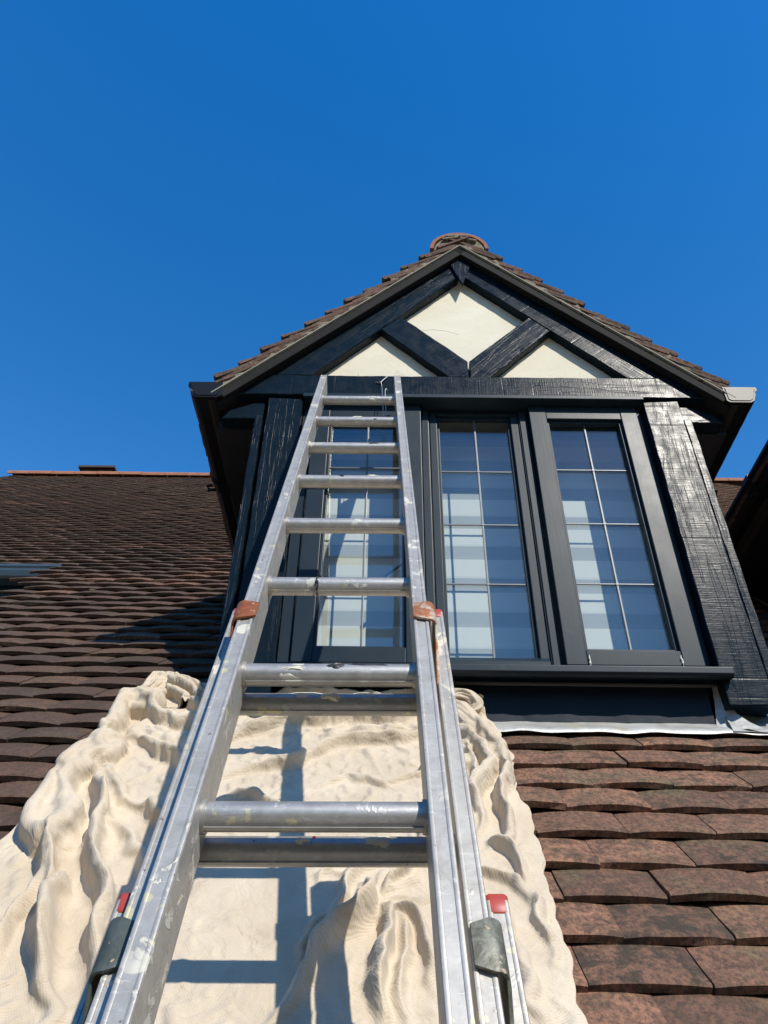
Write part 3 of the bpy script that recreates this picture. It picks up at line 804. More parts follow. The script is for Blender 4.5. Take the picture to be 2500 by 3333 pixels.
        bd = MB(); bw = .009
        bd.box(X(gx0), X(gx0 + bw), yf + .012, yg, gz0, gz1); bd.box(X(gx1 - bw), X(gx1), yf + .012, yg, gz0, gz1)
        bd.box(X(gx0 + bw), X(gx1 - bw), yf + .012, yg, gz1 - bw, gz1); bd.box(X(gx0 + bw), X(gx1 - bw), yf + .012, yg, gz0, gz0 + bw)
        kids.append(bd.build('glazing_bead', M['satin'], fr, bevel=0.0018, seg=2))
        p = MB(); p.box(X(gx0 + .001), X(gx1 - .001), yg + .0005, yg + .0045, gz0 + .001, gz1 - .001)
        kids.append(p.build('pane', M['glass'], fr))
        bars = MB(); mx = (gx0 + gx1) / 2 + .004
        bars.box(X(mx - .0032), X(mx + .0032), yg - .0042, yg, gz0 + bw, gz1 - bw)
        for z in hb:
            bars.box(X(gx0 + bw), X(mx - .0034), yg - .0036, yg, z - .0026, z + .0026); bars.box(X(mx + .0034), X(gx1 - bw), yg - .0036, yg, z - .0026, z + .0026)
        for z in hb:
            bars.prism([(X(mx) + .0062 * math.cos(t), z + .0055 * math.sin(t)) for t in np.linspace(0, 2 * math.pi, 10, endpoint=False)], yg - .0052, yg - .0005)
        kids.append(bars.build('glazing_bars', M['came'], fr, bevel=0.0014, seg=2))
        return fr
    L1 = light('casement', -.523, -.170, .941, 1.896, .054, .057, .045, 1.800, 1.830, (1.636, 1.422, 1.208))
    light('fixed', -.1395, .1535, .941, 1.893, .024, .014, .030, 1.828, 1.850, (1.642, 1.429, 1.216))
    L3 = light('casement', .189, .546, .941, 1.896, .055, .057, .044, 1.800, 1.830, (1.636, 1.422, 1.208))
    wb = MB(); wb.sweep([(0, 0), (0.0, .012), (-.018, .030), (-.018, 0)], (X(-.135), 1.806, .9415), (X(.15), 1.806, .9415), (0, -1, 0), (0, 0, 1))
    K(wb.build('weather_bar', M['satin'], None, bevel=.001, seg=1))
    pf = MB()
    for (x, zz, s) in ((.250, .958, 1), (.250, .945, 1.3), (.487, .960, 1), (.489, .948, 1.2)):
        pf.tube([(X(x), 1.8004, zz - .010 * s), (X(x - .001), 1.7985, zz), (X(x + .001), 1.8004, zz + .012 * s)], [.0012, .0022 * s, .001], 6)
    K(pf.build('flaking_paint', plain('bare_white_filler', (.6, .58, .52), .8), None))
    tv = MB(); tv.box(X(-.228), X(-.185), 1.822, 1.834, 1.918, 1.944); K(tv.build('trickle_vent', M['vent'], None, bevel=.001, seg=1))
    tv = MB(); tv.box(X(.205), X(.245), 1.822, 1.834, 1.918, 1.944); K(tv.build('trickle_vent', M['vent'], None, bevel=.001, seg=1))
    hd = MB()
    hd.tube([(X(-.215), 1.866, 1.310), (X(-.218), 1.885, 1.311), (X(-.235), 1.892, 1.307), (X(-.285), 1.892, 1.262), (X(-.292), 1.890, 1.258)], [.006, .006, .006, .007, .006], 8)
    kids.append(hd.build('handle', M['chrome'], L1, smooth=True))
    # sill
    sm = MB()
    sm.sweep([(0.0, 0.0), (0.0, .017), (.006, .0195), (.12, .036), (.12, .026), (.10, .021), (.045, .008), (.030, -.003), (.016, -.007), (.006, -.005)],
             (X(-.585), 1.748, .896), (X(.589), 1.748, .896), (0, 1, 0), (0, 0, 1))
    K(sm.build('sill', M['satin'], None, bevel=0.0016, seg=2))
    # apron and flashings
    ap = MB()
    nx = 40; V = []
    for i in range(nx + 1):
        x = X(-.56) + 1.101 * i / nx
        yy = 1.826 + .0015 * math.sin(i * .9) + .001 * math.sin(i * 2.3)
        V += [(x, yy, .775 + .002 * math.sin(i * .7)), (x, yy - .001, .93), (x, yy + .03, .775), (x, yy + .03, .93)]
    F = []
    for i in range(nx):
        a = 4 * i; c_ = a + 4; F += [(a, c_, c_ + 1, a + 1), (a + 1, c_ + 1, c_ + 3, a + 3), (a, a + 2, c_ + 2, c_)]
    ap.add(V, F); K(ap.build('apron', M['apron'], None, smooth=True))
    st = MB(); st.box(X(-.60), X(.58), 1.815, 1.824, .893, .898); K(st.build('drip_strip', plain('dull_lead', (.10, .10, .095), .6), None))
    fl = MB(); nx = 70; V = []
    for i in range(nx + 1):
        x = X(-.60) + 1.30 * i / nx
        wv = .0020 * math.sin(2 * math.pi * (x / .165 + .2)) + .001 * math.sin(x * 61)
        for (y, N_, wf_) in ((1.8275, .0500, .1), (1.817, .0500, .4), (1.806, .0505, .8), (1.793, .0500, 1), (1.7925, .0460, 1)):
            V.append((x, y, y - H + N_ * 1.414 + wv * wf_))
    m5 = 5; F = []
    for i in range(nx):
        for j in range(4): F.append((i * m5 + j, i * m5 + j + 1, (i + 1) * m5 + j + 1, (i + 1) * m5 + j))
    fl.add(V, F); o = K(fl.build('apron_flashing', M['lead'], None, smooth=True))
    for sgn in (-1, 1):
        sf = MB(); V = []; n1 = 16; n2 = 14
        for i in range(n1 + 1):
            y = 1.790 + 1.25 * (i / n1) ** 1.7
            for j in range(n2 + 1):
                t = j / n2
                d0 = .565 if y < 1.86 else .690
                dx = d0 + (((.915 if y < 2.0 else .80) if sgn > 0 else .715) - d0) * t
                h_ = .05 * max(0, 1 - (dx - .565) / .07) ** 2 * min(1, (y - 1.79) / .05)
                zz = y - H + .072 + h_ + .003 * math.sin(i * 1.3 + j * .9) + .003 * math.sin(dx * 38)
                V.append((X(sgn * dx), y, zz))
        F = [(i * (n2 + 1) + j, i * (n2 + 1) + j + 1, (i + 1) * (n2 + 1) + j + 1, (i + 1) * (n2 + 1) + j) for i in range(n1) for j in range(n2)]
        sf.add(V, F); K(sf.build('side_flashing', M['lead'], None, smooth=True))
    cf = MB(); V = []
    pts = [(.557, .90, 1.822), (.585, .90, 1.815), (.552, .85, 1.822), (.582, .85, 1.812), (.545, .81, 1.822), (.592, .815, 1.805), (.540, .79, 1.818), (.615, .79, 1.798), (.540, .775, 1.806), (.640, .768, 1.785)]
    cf.add([(X(p[0]), p[2], p[1]) for p in pts], [(2 * i, 2 * i + 1, 2 * i + 3, 2 * i + 2) for i in range(4)])
    K(cf.build('corner_flashing', M['lead'], None, smooth=True))
    # dark room inside
    rmm = MB()
    rmm.box(X(-.63), X(.63), 2.35, 2.37, .80, 2.05); rmm.box(X(-.63), X(.63), 1.901, 2.35, 1.97, 1.98)
    rmm.box(X(-.639), X(-.565), 1.863, 2.35, .92, 1.97); rmm.box(X(.570), X(.639), 1.863, 2.35, .92, 1.97)
    rmm.box(X(-.564), X(.569), 1.901, 2.35, .895, .925)
    K(rmm.build('window_reveal', M['cream'], None))
    return D, kids

dormer, dkids = build_dormer()

# the neighbouring dormer: a copy, one step to the right
def copy_tree(o, parent=None):
    c = o.copy(); COL.objects.link(c)
    if parent is not None:
        mi = o.matrix_parent_inverse.copy(); c.parent = parent; c.matrix_parent_inverse = mi
    for ch in [k for k in bpy.data.objects if k.parent == o and k is not c]:
        copy_tree(ch, c)
    return c
d2 = copy_tree(dormer)
d2.location.x += 2.011
d2['label'] = 'neighbouring dormer in shadow, only its black gutter edge showing at the right'
dormer['group'] = d2['group'] = 'dormers standing in a row on the tiled roof'

# ------------------------------------------------------------------ blinds behind the lights
def blind(xa, xb, label):
    b = empty('roller_blind', label, 'blind', (CX + (xa + xb) / 2, 1.99, 1.90), 'striped roller blinds behind the window')
    cx = CX + (xa + xb) / 2; w = (xb - xa) / 2
    m = MB(); m.box(-w, w, 0, .0015, -.985, .02); m.build('blind_fabric', M['blind'], b)
    m = MB(); m.tube([(-w, .02, .035), (w, .02, .035)], .018, 12); m.build('roller_tube', M['cream'], b, smooth=True)
    return b
blind(-.525, -.160, 'striped roller blind behind the left casement, crossed by the ladder')
blind(-.156, .168, 'striped roller blind behind the narrower fixed middle light')
blind(.172, .552, 'striped roller blind behind the proud right-hand casement')

# ------------------------------------------------------------------ ladder (local frame: z up the ladder, y towards the house)
ladder = empty('extension_ladder', 'paint-spattered aluminium extension ladder leaning up to the dormer beam', 'ladder')
TH = math.radians(90 - 60.4)
Rm = Matrix.Rotation(-TH, 4, 'X') @ Matrix.Rotation(-0.0122, 4, 'Y')
S_FOOT = -5.4
foot = Rm @ Vector((-.060, 0.66, S_FOOT))
# keep the ladder frame's origin at the camera foot point but move the Empty down to the base
ladder.matrix_world = Matrix.Translation(foot) @ Rm
def LP(x, y, s): return (x, y - 0.66, s - S_FOOT)
def stile_prof(x0, x1, y0, y1):
    r = .0035; return [(x0 + r, y0), (x1 - r, y0), (x1, y0 + r), (x1, y1 - r), (x1 - r, y1), (x0 + r, y1), (x0, y1 - r), (x0, y0 + r)]
def bead(x, y): return [(x + .0028 * math.cos(t), y + .0020 * math.sin(t)) for t in np.linspace(0, 2 * math.pi, 8, endpoint=False)]

def section(W, sw, yf, depth, s0, s1, rungs, yr, rr, label, sub=None):
    m = MB(); hw = W / 2
    for sg in (-1, 1):
        a, b_ = sorted((sg * hw, sg * (hw - sw)))
        m.sweep(stile_prof(a, b_, yf, yf + depth), LP(0, 0, s0), LP(0, 0, s1), (1, 0, 0), (0, 1, 0))
        m.sweep(bead(sg * (hw - sw + .002), yf + .0006), LP(0, 0, s0), LP(0, 0, s1), (1, 0, 0), (0, 1, 0))
        m.sweep(bead(sg * (hw - .002), yf + .0006), LP(0, 0, s0), LP(0, 0, s1), (1, 0, 0), (0, 1, 0))
    sec = m.build('ladder_section', M['alu'], ladder, smooth=True); sec['label'] = label
    # rung profile: round tread towards the climber, fluted, flat lower heel
    for s in rungs:
        prof = []
        for t in np.linspace(0, 2 * math.pi, 28, endpoint=False):
            a = t; q = rr * (1 + .012 * math.cos(14 * a))
            py, pz = -q * math.cos(a), q * math.sin(a)
            prof.append((py, pz))
        rm = MB(); xi = hw - sw + .0015
        rm.sweep(prof, LP(-xi, yr, s), LP(xi, yr, s), (0, 1, 0), (0, 0, 1))
        # lower lip
        rm.sweep([(-rr * .10, -rr * .90), (rr * .10, -rr * .90), (rr * .12, -rr * 1.12), (-rr * .12, -rr * 1.12)], LP(-xi, yr, s), LP(xi, yr, s), (0, 1, 0), (0, 0, 1))
        for sg in (-1, 1):
            rm.sweep([(p * 1.16, q * 1.16) for p, q in prof], LP(sg * (xi - .0005), yr, s), LP(sg * (xi - .0055), yr, s), (0, 1, 0), (0, 0, 1))
        for sg in (-1, 1):
            rm.sweep([(p * .92, q * .92) for p, q in prof], LP(sg * hw, yr, s), LP(sg * (hw + .0014), yr, s), (0, 1, 0), (0, 0, 1))
        rg = rm.build('rung', M['alu_r'], sec, smooth=True)
    return sec

s1r = [.594 + .2445 * k for k in range(-11, 8)]
sec1 = section(.2575, .0194, .5262, .064, -2.3, 2.514, s1r, .5593, .0142, 'top section of the ladder, nearest the climber and reaching the beam')
s2r = [.8397 - .2445 * k for k in range(0, 18)]
sec2 = section(.3150, .0185, .5745, .064, -3.9, 1.030, s2r, .6050, .0142, 'middle section of the ladder, red capped, behind the top one')
s3r = [.345 - .2445 * k for k in range(0, 23)]
sec3 = section(.3725, .0195, .6225, .064, -5.4, .552, s3r, .6530, .0142, 'widest lowest section of the ladder, its red caps beside the cloth')

def caps(sec, W, sw, yf, s, label):
    for sg in (-1, 1):
        m = MB(); a, b_ = sorted((sg * (W / 2 + .0015), sg * (W / 2 - sw - .0015)))
        m.sweep(stile_prof(a, b_, yf - .0015, yf + .0655), LP(0, 0, s - .014), LP(0, 0, s + .008), (1, 0, 0), (0, 1, 0))
        m.build('end_cap', M['red'], sec, bevel=.001, smooth=True, seg=1)
caps(sec2, .3150, .0185, .5745, 1.030, ''); caps(sec3, .3725, .0195, .6225, .552, '')

def guide(sec, sg, xin, xout, yfront, yback, s0, s1, tail, mat, label):
    """bent steel plate: wraps the front of the inner stile, turns back along its side"""
    path = [(xin, yfront), (xout - .009, yfront)]
    for t in np.linspace(0, math.pi / 2, 6)[1:]:
        path.append((xout - .009 + .009 * math.sin(t), yfront + .009 - .009 * math.cos(t)))
    path += [(xout, yfront + .02), (xout, yback - .02), (xout, yback)]
    th = .0035; n = len(path); V = []
    def low(i):
        y = path[i][1]; f = max(0, (y - yfront - .006) / (yback - yfront)); return s0 - tail * min(1, f * 1.1)
    for i, (x, y) in enumerate(path):
        a = path[max(i - 1, 0)]; b_ = path[min(i + 1, n - 1)]; d = Vector((b_[0] - a[0], b_[1] - a[1])).normalized(); nx_, ny_ = d.y, -d.x
        rc = .006 if i == 0 else 0
        for (s, o_) in ((low(i) + rc, 0), (s1 - rc, 0), (s1 - rc, th), (low(i) + rc, th)):
            V.append(LP(sg * (x + nx_ * o_), y + ny_ * o_, s))
    F = [(0, 1, 2, 3), tuple(4 * (n - 1) + q for q in (3, 2, 1, 0))]
    for i in range(n - 1):
        for q in range(4): F.append((4 * i + q, 4 * i + (q + 1) % 4, 4 * i + 4 + (q + 1) % 4, 4 * i + 4 + q))
    m = MB(); m.add(V, F); o = m.build('guide_bracket', mat, sec, bevel=.0009, smooth=True, seg=2); o['label'] = label
    return o
guide(sec2, 1, .1085, .1375, .5240, .600, .917, .966, .11, M['rust2'], 'pale guide bracket with rust along its top edge')
guide(sec2, -1, .1050, .1345, .5240, .600, .918, .966, .07, M['rust'], 'rust-brown guide bracket')
guide(sec3, 1, .1400, .1655, .5718, .650, .437, .488, .10, M['rust3'], 'grey-green guide bracket with rusty corner')
guide(sec3, -1, .1400, .1655, .5718, .650, .437, .488, .08, M['rust4'], 'dull green guide bracket')

def splat(sec, x0, x1, a0, a1, s, yr, mat, seed, name='paint_splash', h=.0006, rr=.0142):
    """irregular patch of dried paint hugging a rung; angle 0 faces the climber, positive up"""
    r = np.random.RandomState(seed); n = 22; ring = []
    cx_, ca = (x0 + x1) / 2, (a0 + a1) / 2
    ph = r.uniform(0, 6, 4)
    def P(x, a, lift):
        q = rr * 1.012 + lift; return Vector(LP(x, yr - q * math.cos(a), s + q * math.sin(a)))
    V = [P(cx_, ca, h * 2)]
    for f, lf in ((.5, h * 2), (1.0, -.0004)):
        for j in range(n):
            t = 2 * math.pi * j / n; k_ = f * (1 + .22 * math.sin(3 * t + ph[0]) + .16 * math.sin(5 * t + ph[1]) + .10 * math.sin(9 * t + ph[2]))
            V.append(P(cx_ + (x1 - x0) / 2 * k_ * math.cos(t), ca + (a1 - a0) / 2 * k_ * math.sin(t), lf))
    F = [(0, 1 + j, 1 + (j + 1) % n) for j in range(n)] + [(1 + j, 1 + n + j, 1 + n + (j + 1) % n, 1 + (j + 1) % n) for j in range(n)]
    m = MB(); m.add(V, F); return m.build(name, mat, sec, smooth=True)
R1 = lambda k: .594 + .2445 * k
BP, CP = M['blackpaint'], M['creampaint']
splat(sec1, .005, .075, .0, .85, R1(5), .5593, BP, 1); splat(sec1, .035, .062, -.5, .4, R1(5), .5593, BP, 2)
splat(sec1, .028, .072, -.1, .9, R1(1), .5593, BP, 3); splat(sec1, -.004, .020, -.35, .3, R1(1), .5593, BP, 4); splat(sec1, .003, .014, .45, .8, R1(1), .5593, BP, 5)
splat(sec1, -.024, -.012, -.3, .2, R1(4), .5593, BP, 6); splat(sec1, .045, .055, -.8, -.55, R1(6), .5593, BP, 7)
splat(sec1, -.010, .016, -.05, .55, R1(6), .5593, CP, 8); splat(sec1, .035, .058, -.05, .4, R1(4), .5593, CP, 9)
splat(sec1, -.058, -.030, -.55, -.1, R1(1), .5593, CP, 10); splat(sec1, -.02, -.006, .7, 1.1, R1(3), .5593, CP, 11)
splat(sec2, -.055, -.01, -.2, 1.0, .8397, .6050, CP, 12); splat(sec2, -.012, .016, -.6, .2, .8397, .6050, CP, 13, h=.0016); splat(sec2, .030, .056, -.05, .9, .8397, .6050, CP, 14)
splat(sec2, .048, .078, -.5, .75, .5952, .6050, CP, 15); splat(sec2, -.022, -.006, -.25, .35, .5952, .6050, CP, 16)
splat(sec2, -.004, 0.0, .25, .5, .5952, .6050, M['red'], 17)

# cable tie on a rung
ct = MB(); 
sct = R1(2)
ring = [LP(-.034, .5593 - .0152 * math.cos(t), sct + .0152 * math.sin(t)) for t in np.linspace(-1.2, 2 * math.pi - 1.2, 22)]
ct.tube(ring, .0011, 6, squash=1.6, up=(1, 0, 0))
ct.tube([LP(-.034, .546, sct - .014), LP(-.0345, .545, sct - .03), LP(-.036, .5455, sct - .058)], .0013, 6, squash=.5)
bx = MB(); p = LP(-.034, .546, sct - .0125)
ct.box(p[0] - .0026, p[0] + .0026, p[1] - .003, p[1] + .002, p[2] - .003, p[2] + .003)
tie = ct.build('cable_tie', plain('black_nylon', (.02, .02, .02), .4), None)
tie.matrix_world = ladder.matrix_world
tag(tie, 'black plastic cable tie pulled tight round the sixth rung down, tail hanging', 'cable tie')

# wire loop hanging on a nail in the beam
wr = MB()
wr.tube([(-.025, 1.773, 1.972), (-.0245, 1.765, 1.970), (-.021, 1.762, 1.94), (-.019, 1.758, 1.88), (-.014, 1.755, 1.80), (-.010, 1.756, 1.790), (-.006, 1.757, 1.80), (-.010, 1.760, 1.90), (-.010, 1.765, 1.930), (-.006, 1.766, 1.938), (-.004, 1.764, 1.925)], .0011, 6)
wr.tube([(-.044, 1.775, 1.975), (-.026, 1.770, 1.972), (-.004, 1.770, 2.001)], .0024, 6)
wr = wr.build('wire_loop', M['wire'])
tag(wr, 'thin loop of wire hanging from a nail in the black beam beside the ladder top', 'wire')

# ------------------------------------------------------------------ dust sheet
FOLDS = {
'R1': ([(-0.628, 1.648), (-0.507, 1.535), (-0.4, 1.449), (-0.31, 1.352)], .026, .030),
'R2': ([(-0.573, 1.716), (-0.497, 1.683), (-0.416, 1.611), (-0.359, 1.555)], .034, .036),
'R3': ([(-0.603, 1.765), (-0.507, 1.742), (-0.428, 1.719)], .018, .028),
'V1': ([(-0.614, 1.588), (-0.561, 1.484), (-0.525, 1.398), (-0.48, 1.309), (-0.424, 1.214), (-0.389, 1.144)], -.034, .009),
'V1b': ([(-0.590, 1.600), (-0.535, 1.490), (-0.495, 1.398), (-0.45, 1.309), (-0.394, 1.214), (-0.359, 1.144)], .036, .020),
'V1c': ([(-0.64, 1.57), (-0.60, 1.47), (-0.565, 1.39), (-0.515, 1.30), (-0.46, 1.21), (-0.42, 1.144)], .034, .020),
'V2': ([(-0.5, 1.185), (-0.511, 1.244), (-0.513, 1.304), (-0.527, 1.379)], -.020, .010),
'V3': ([(-0.568, 1.282), (-0.585, 1.347), (-0.615, 1.424), (-0.638, 1.475)], -.022, .010),
'R4': ([(-0.577, 1.398), (-0.544, 1.309), (-0.533, 1.244), (-0.529, 1.192)], .020, .018),
'R5': ([(-0.523, 1.36), (-0.480, 1.263), (-0.455, 1.193), (-0.43, 1.143)], .018, .018),
'R6': ([(-0.563, 1.517), (-0.496, 1.455), (-0.402, 1.368), (-0.332, 1.285)], .020, .024),
'R7': ([(-0.482, 1.367), (-0.424, 1.294), (-0.37, 1.215), (-0.342, 1.145)], .014, .022),
'V4': ([(-0.62, 1.784), (-0.553, 1.717), (-0.465, 1.673), (-0.394, 1.621)], -.022, .010),
'V5': ([(-0.609, 1.67), (-0.543, 1.57), (-0.472, 1.51), (-0.431, 1.471)], -.014, .016),
'R8': ([(-0.42, 1.53), (-0.37, 1.44), (-0.34, 1.36)], .016, .03),
'H1': ([(-0.354, 1.721), (-0.301, 1.746), (-0.236, 1.779), (-0.186, 1.793), (-0.128, 1.801), (-0.053, 1.796), (0.021, 1.798), (0.082, 1.826), (.14, 1.83)], .036, .020),
'HV1': ([(-0.338, 1.653), (-0.291, 1.676), (-0.246, 1.723), (-0.198, 1.753)], -.012, .016),
'H2': ([(-0.333, 1.593), (-0.255, 1.609), (-0.207, 1.625), (-0.153, 1.657), (-0.117, 1.691), (-0.036, 1.715), (0.084, 1.729), (.13, 1.73)], .026, .022),
'H2b': ([(-0.09, 1.745), (-0.02, 1.762), (0.084, 1.768)], .014, .02),
'HV2': ([(-0.221, 1.54), (-0.208, 1.595), (-0.162, 1.626), (-0.143, 1.679), (-0.132, 1.707)], -.016, .010),
'H3': ([(-0.39, 1.86), (-0.271, 1.847), (-0.156, 1.849), (-0.078, 1.84), (-0.002, 1.845), (0.069, 1.855), (.14, 1.85)], .050, .016),
'H4': ([(-0.329, 1.521), (-0.265, 1.522), (-0.216, 1.49), (-0.181, 1.483)], .020, .020),
'H5': ([(-0.152, 1.559), (-0.081, 1.588), (0.0, 1.571), (0.076, 1.6), (.13, 1.60)], .010, .018),
'H6': ([(-0.20, 1.44), (-0.08, 1.455), (0.02, 1.44)], .004, .018),
'S1': ([(-0.127, 1.128), (-0.079, 1.198), (-0.041, 1.246), (-0.016, 1.29), (-0.010, 1.327)], .040, .018),
'S2': ([(-0.124, 1.178), (-0.104, 1.231), (-0.075, 1.284), (-0.042, 1.344), (-0.010, 1.372)], .018, .012),
'S2b': ([(-0.094, 1.178), (-0.074, 1.231), (-0.045, 1.284), (-0.022, 1.334)], .010, .008),
'S3': ([(-0.000, 1.129), (0.001, 1.199), (-0.000, 1.251), (0.002, 1.3)], .034, .015),
'S4': ([(0.007, 1.311), (0.031, 1.345), (0.064, 1.394), (0.083, 1.45)], .022, .012),
'S5': ([(0.014, 1.295), (0.042, 1.261), (0.065, 1.208), (0.073, 1.162)], .024, .014),
'S6': ([(-0.111, 1.309), (-0.081, 1.343), (-0.049, 1.374), (-0.029, 1.38)], .008, .012),
'SV1': ([(-0.030, 1.149), (-0.022, 1.199), (-0.012, 1.242), (-0.006, 1.285)], -.024, .007),
'SV2': ([(-0.003, 1.311), (0.022, 1.357), (0.054, 1.407), (0.078, 1.457)], -.012, .007),
'SV3': ([(-0.054, 1.148), (-0.045, 1.186), (-0.023, 1.233), (-0.013, 1.265)], -.012, .010),
'S7': ([(0.034, 1.129), (0.036, 1.199), (0.024, 1.251), (0.011, 1.285)], .020, .010),
'T1': ([(0.182, 1.781), (0.187, 1.663), (0.181, 1.565), (0.169, 1.437)], .026, .014),
'T2': ([(0.245, 1.675), (0.236, 1.566), (0.225, 1.482), (0.219, 1.424)], .030, .014),
'TV1': ([(0.216, 1.623), (0.212, 1.522), (0.204, 1.452)], -.018, .008),
'T3': ([(0.146, 1.358), (0.174, 1.347), (0.201, 1.336), (0.215, 1.314)], .016, .012),
'T4': ([(0.193, 1.423), (0.214, 1.397), (0.227, 1.366), (0.228, 1.336)], .020, .010),
'TV2': ([(0.199, 1.41), (0.211, 1.384), (0.221, 1.359)], -.018, .006),
'T5': ([(0.234, 1.314), (0.235, 1.268), (0.24, 1.241), (0.249, 1.227)], .016, .010),
'TV3': ([(0.240, 1.314), (0.240, 1.283), (0.246, 1.24)], -.010, .008),
'T6': ([(0.182, 1.292), (0.188, 1.222), (0.183, 1.151)], .012, .016),
'T7': ([(0.14, 1.62), (0.145, 1.52), (0.14, 1.42), (.15, 1.33)], .014, .016),
}
LEFT = [(-0.655, 1.93), (-0.69, 1.86), (-0.665, 1.80), (-0.662, 1.72), (-0.675, 1.64), (-0.68, 1.57), (-0.665, 1.52), (-0.66, 1.46), (-0.672, 1.40), (-0.72, 1.30), (-.80, 1.15), (-.90, .95), (-.95, .72)]
RIGHT = [(0.213, 1.875), (0.24, 1.86), (0.265, 1.80), (0.275, 1.75), (0.284, 1.665), (0.268, 1.604), (0.264, 1.566), (0.275, 1.515), (0.273, 1.453), (0.271, 1.404), (0.264, 1.348), (0.258, 1.299), (0.26, 1.25), (0.255, 1.202), (0.249, 1.152), (.245, 1.0), (.25, .72)]
def interp_edge(E, y):
    ys = [p[1] for p in E][::-1]; xs = [p[0] for p in E][::-1]
    return np.interp(y, ys, xs)
ROLLS = {   # thick gathered rolls: centre line, half width, height
'A': ([(-0.40, 1.765), (-0.491, 1.760), (-0.544, 1.780), (-0.592, 1.839), (-0.622, 1.90), (-0.620, 1.955), (-0.59, 1.962), (-0.53, 1.935), (-0.43, 1.87)], .030, .062),
'A2': ([(-0.600, 1.90), (-0.590, 1.922), (-0.560, 1.912), (-0.451, 1.842)], .014, .040),
'B': ([(-0.53, 1.80), (-0.573, 1.814), (-0.614, 1.841), (-0.648, 1.835), (-0.660, 1.80), (-0.650, 1.755), (-0.626, 1.711), (-0.59, 1.700)], .036, .070),
'B2': ([(-0.36, 1.655), (-0.45, 1.69), (-0.53, 1.725), (-0.59, 1.735)], .042, .040),
'C': ([(-0.575, 1.690), (-0.612, 1.669), (-0.627, 1.619), (-0.638, 1.567), (-0.640, 1.52), (-0.612, 1.465), (-0.574, 1.412), (-0.535, 1.360)], .042, .058),
'D': ([(0.150, 1.835), (0.201, 1.768), (0.238, 1.702), (0.256, 1.652), (0.261, 1.615), (0.250, 1.574), (0.236, 1.54)], .026, .045),
'E': ([(0.140, 1.77), (0.195, 1.708), (0.226, 1.665), (0.224, 1.632), (0.202, 1.588), (0.180, 1.539), (0.164, 1.478)], .014, .050),
'F': ([(0.08, 1.60), (0.15, 1.625), (0.185, 1.655)], .022, .030),
'G': ([(0.08, 1.68), (0.15, 1.685), (0.19, 1.70)], .018, .026),
}
def relax(P, calm, mL, mR, base, steps=38):
    """small position-based cloth solver on the grid"""
    nv, nu, _ = P.shape
    Nr = np.array([0, -S2, S2])
    gx = 1.0 + 0.065 * (0.35 + .65 * np.clip(calm, 0, 1)) + .05 * mL + .04 * mR
    gy = 1.0 + 0.04 * (0.35 + .65 * np.clip(calm, 0, 1))
    def seglen(A, B): return np.linalg.norm(A - B, axis=-1)
    cons = []
    def add(di, dj, k, g, kind):
        A = (slice(0, nv - di), slice(0, nu - dj)) if dj >= 0 else (slice(0, nv - di), slice(-dj, nu))
        B = (slice(di, nv), slice(dj, nu)) if dj >= 0 else (slice(di, nv), slice(0, nu + dj))
        L = seglen(P[A], P[B]) * g[A]
        cons.append((A, B, L, k, kind))
    add(0, 1, .5, gx, 0); add(1, 0, .5, gy, 0)
    gd = (gx + gy) / 2
    add(1, 1, .28, gd, 0); add(1, -1, .28, gd, 0)
    add(0, 2, .40, gx * .99, 1); add(2, 0, .40, gy * .99, 1); add(2, 2, .2, gd * .98, 1); add(2, -2, .2, gd * .98, 1)
    add(0, 4, .22, gx * .96, 1); add(4, 0, .22, gy * .96, 1)
    pin = np.ones((nv, nu, 1)); pin[:, :2] = 0; pin[:, -2:] = 0; pin[0] = 0
    pin[-2:] = 0
    V = np.zeros_like(P); P0 = P.copy()
    for st in range(steps):
        V *= .90; V += np.array([0, .00001, -.00004])
        Q = P + V * pin
        for it in range(3):
            D = np.zeros_like(Q); W = np.full((nv, nu, 1), 1e-6)
            for A, B, L, k, kind in cons:
                d = Q[B] - Q[A]; l = np.linalg.norm(d, axis=-1) + 1e-9
                e = (l - L) / l
                if kind: e = np.minimum(e, 0)
                c = d * (e * .5)[..., None] * k
                D[A] += c; D[B] -= c; W[A] += k; W[B] += k
            Q = Q + D / W * 1.5 * pin
            n = Q @ Nr + H * S2                     # height above the roof deck
            pen = np.maximum(0, base - .002 - n)
            Q += pen[..., None] * Nr
            wall = np.maximum(0, Q[..., 1] - 1.815) * (Q[..., 0] > -.41)
            Q[..., 1] -= wall
        V = Q - P
        touch = (pen > 0)[..., None]
        V = np.where(touch, V * .6, V)
        sp = np.linalg.norm(V, axis=-1, keepdims=True); V *= np.minimum(1, .004 / (sp + 1e-9))
        P = P + V
    return P

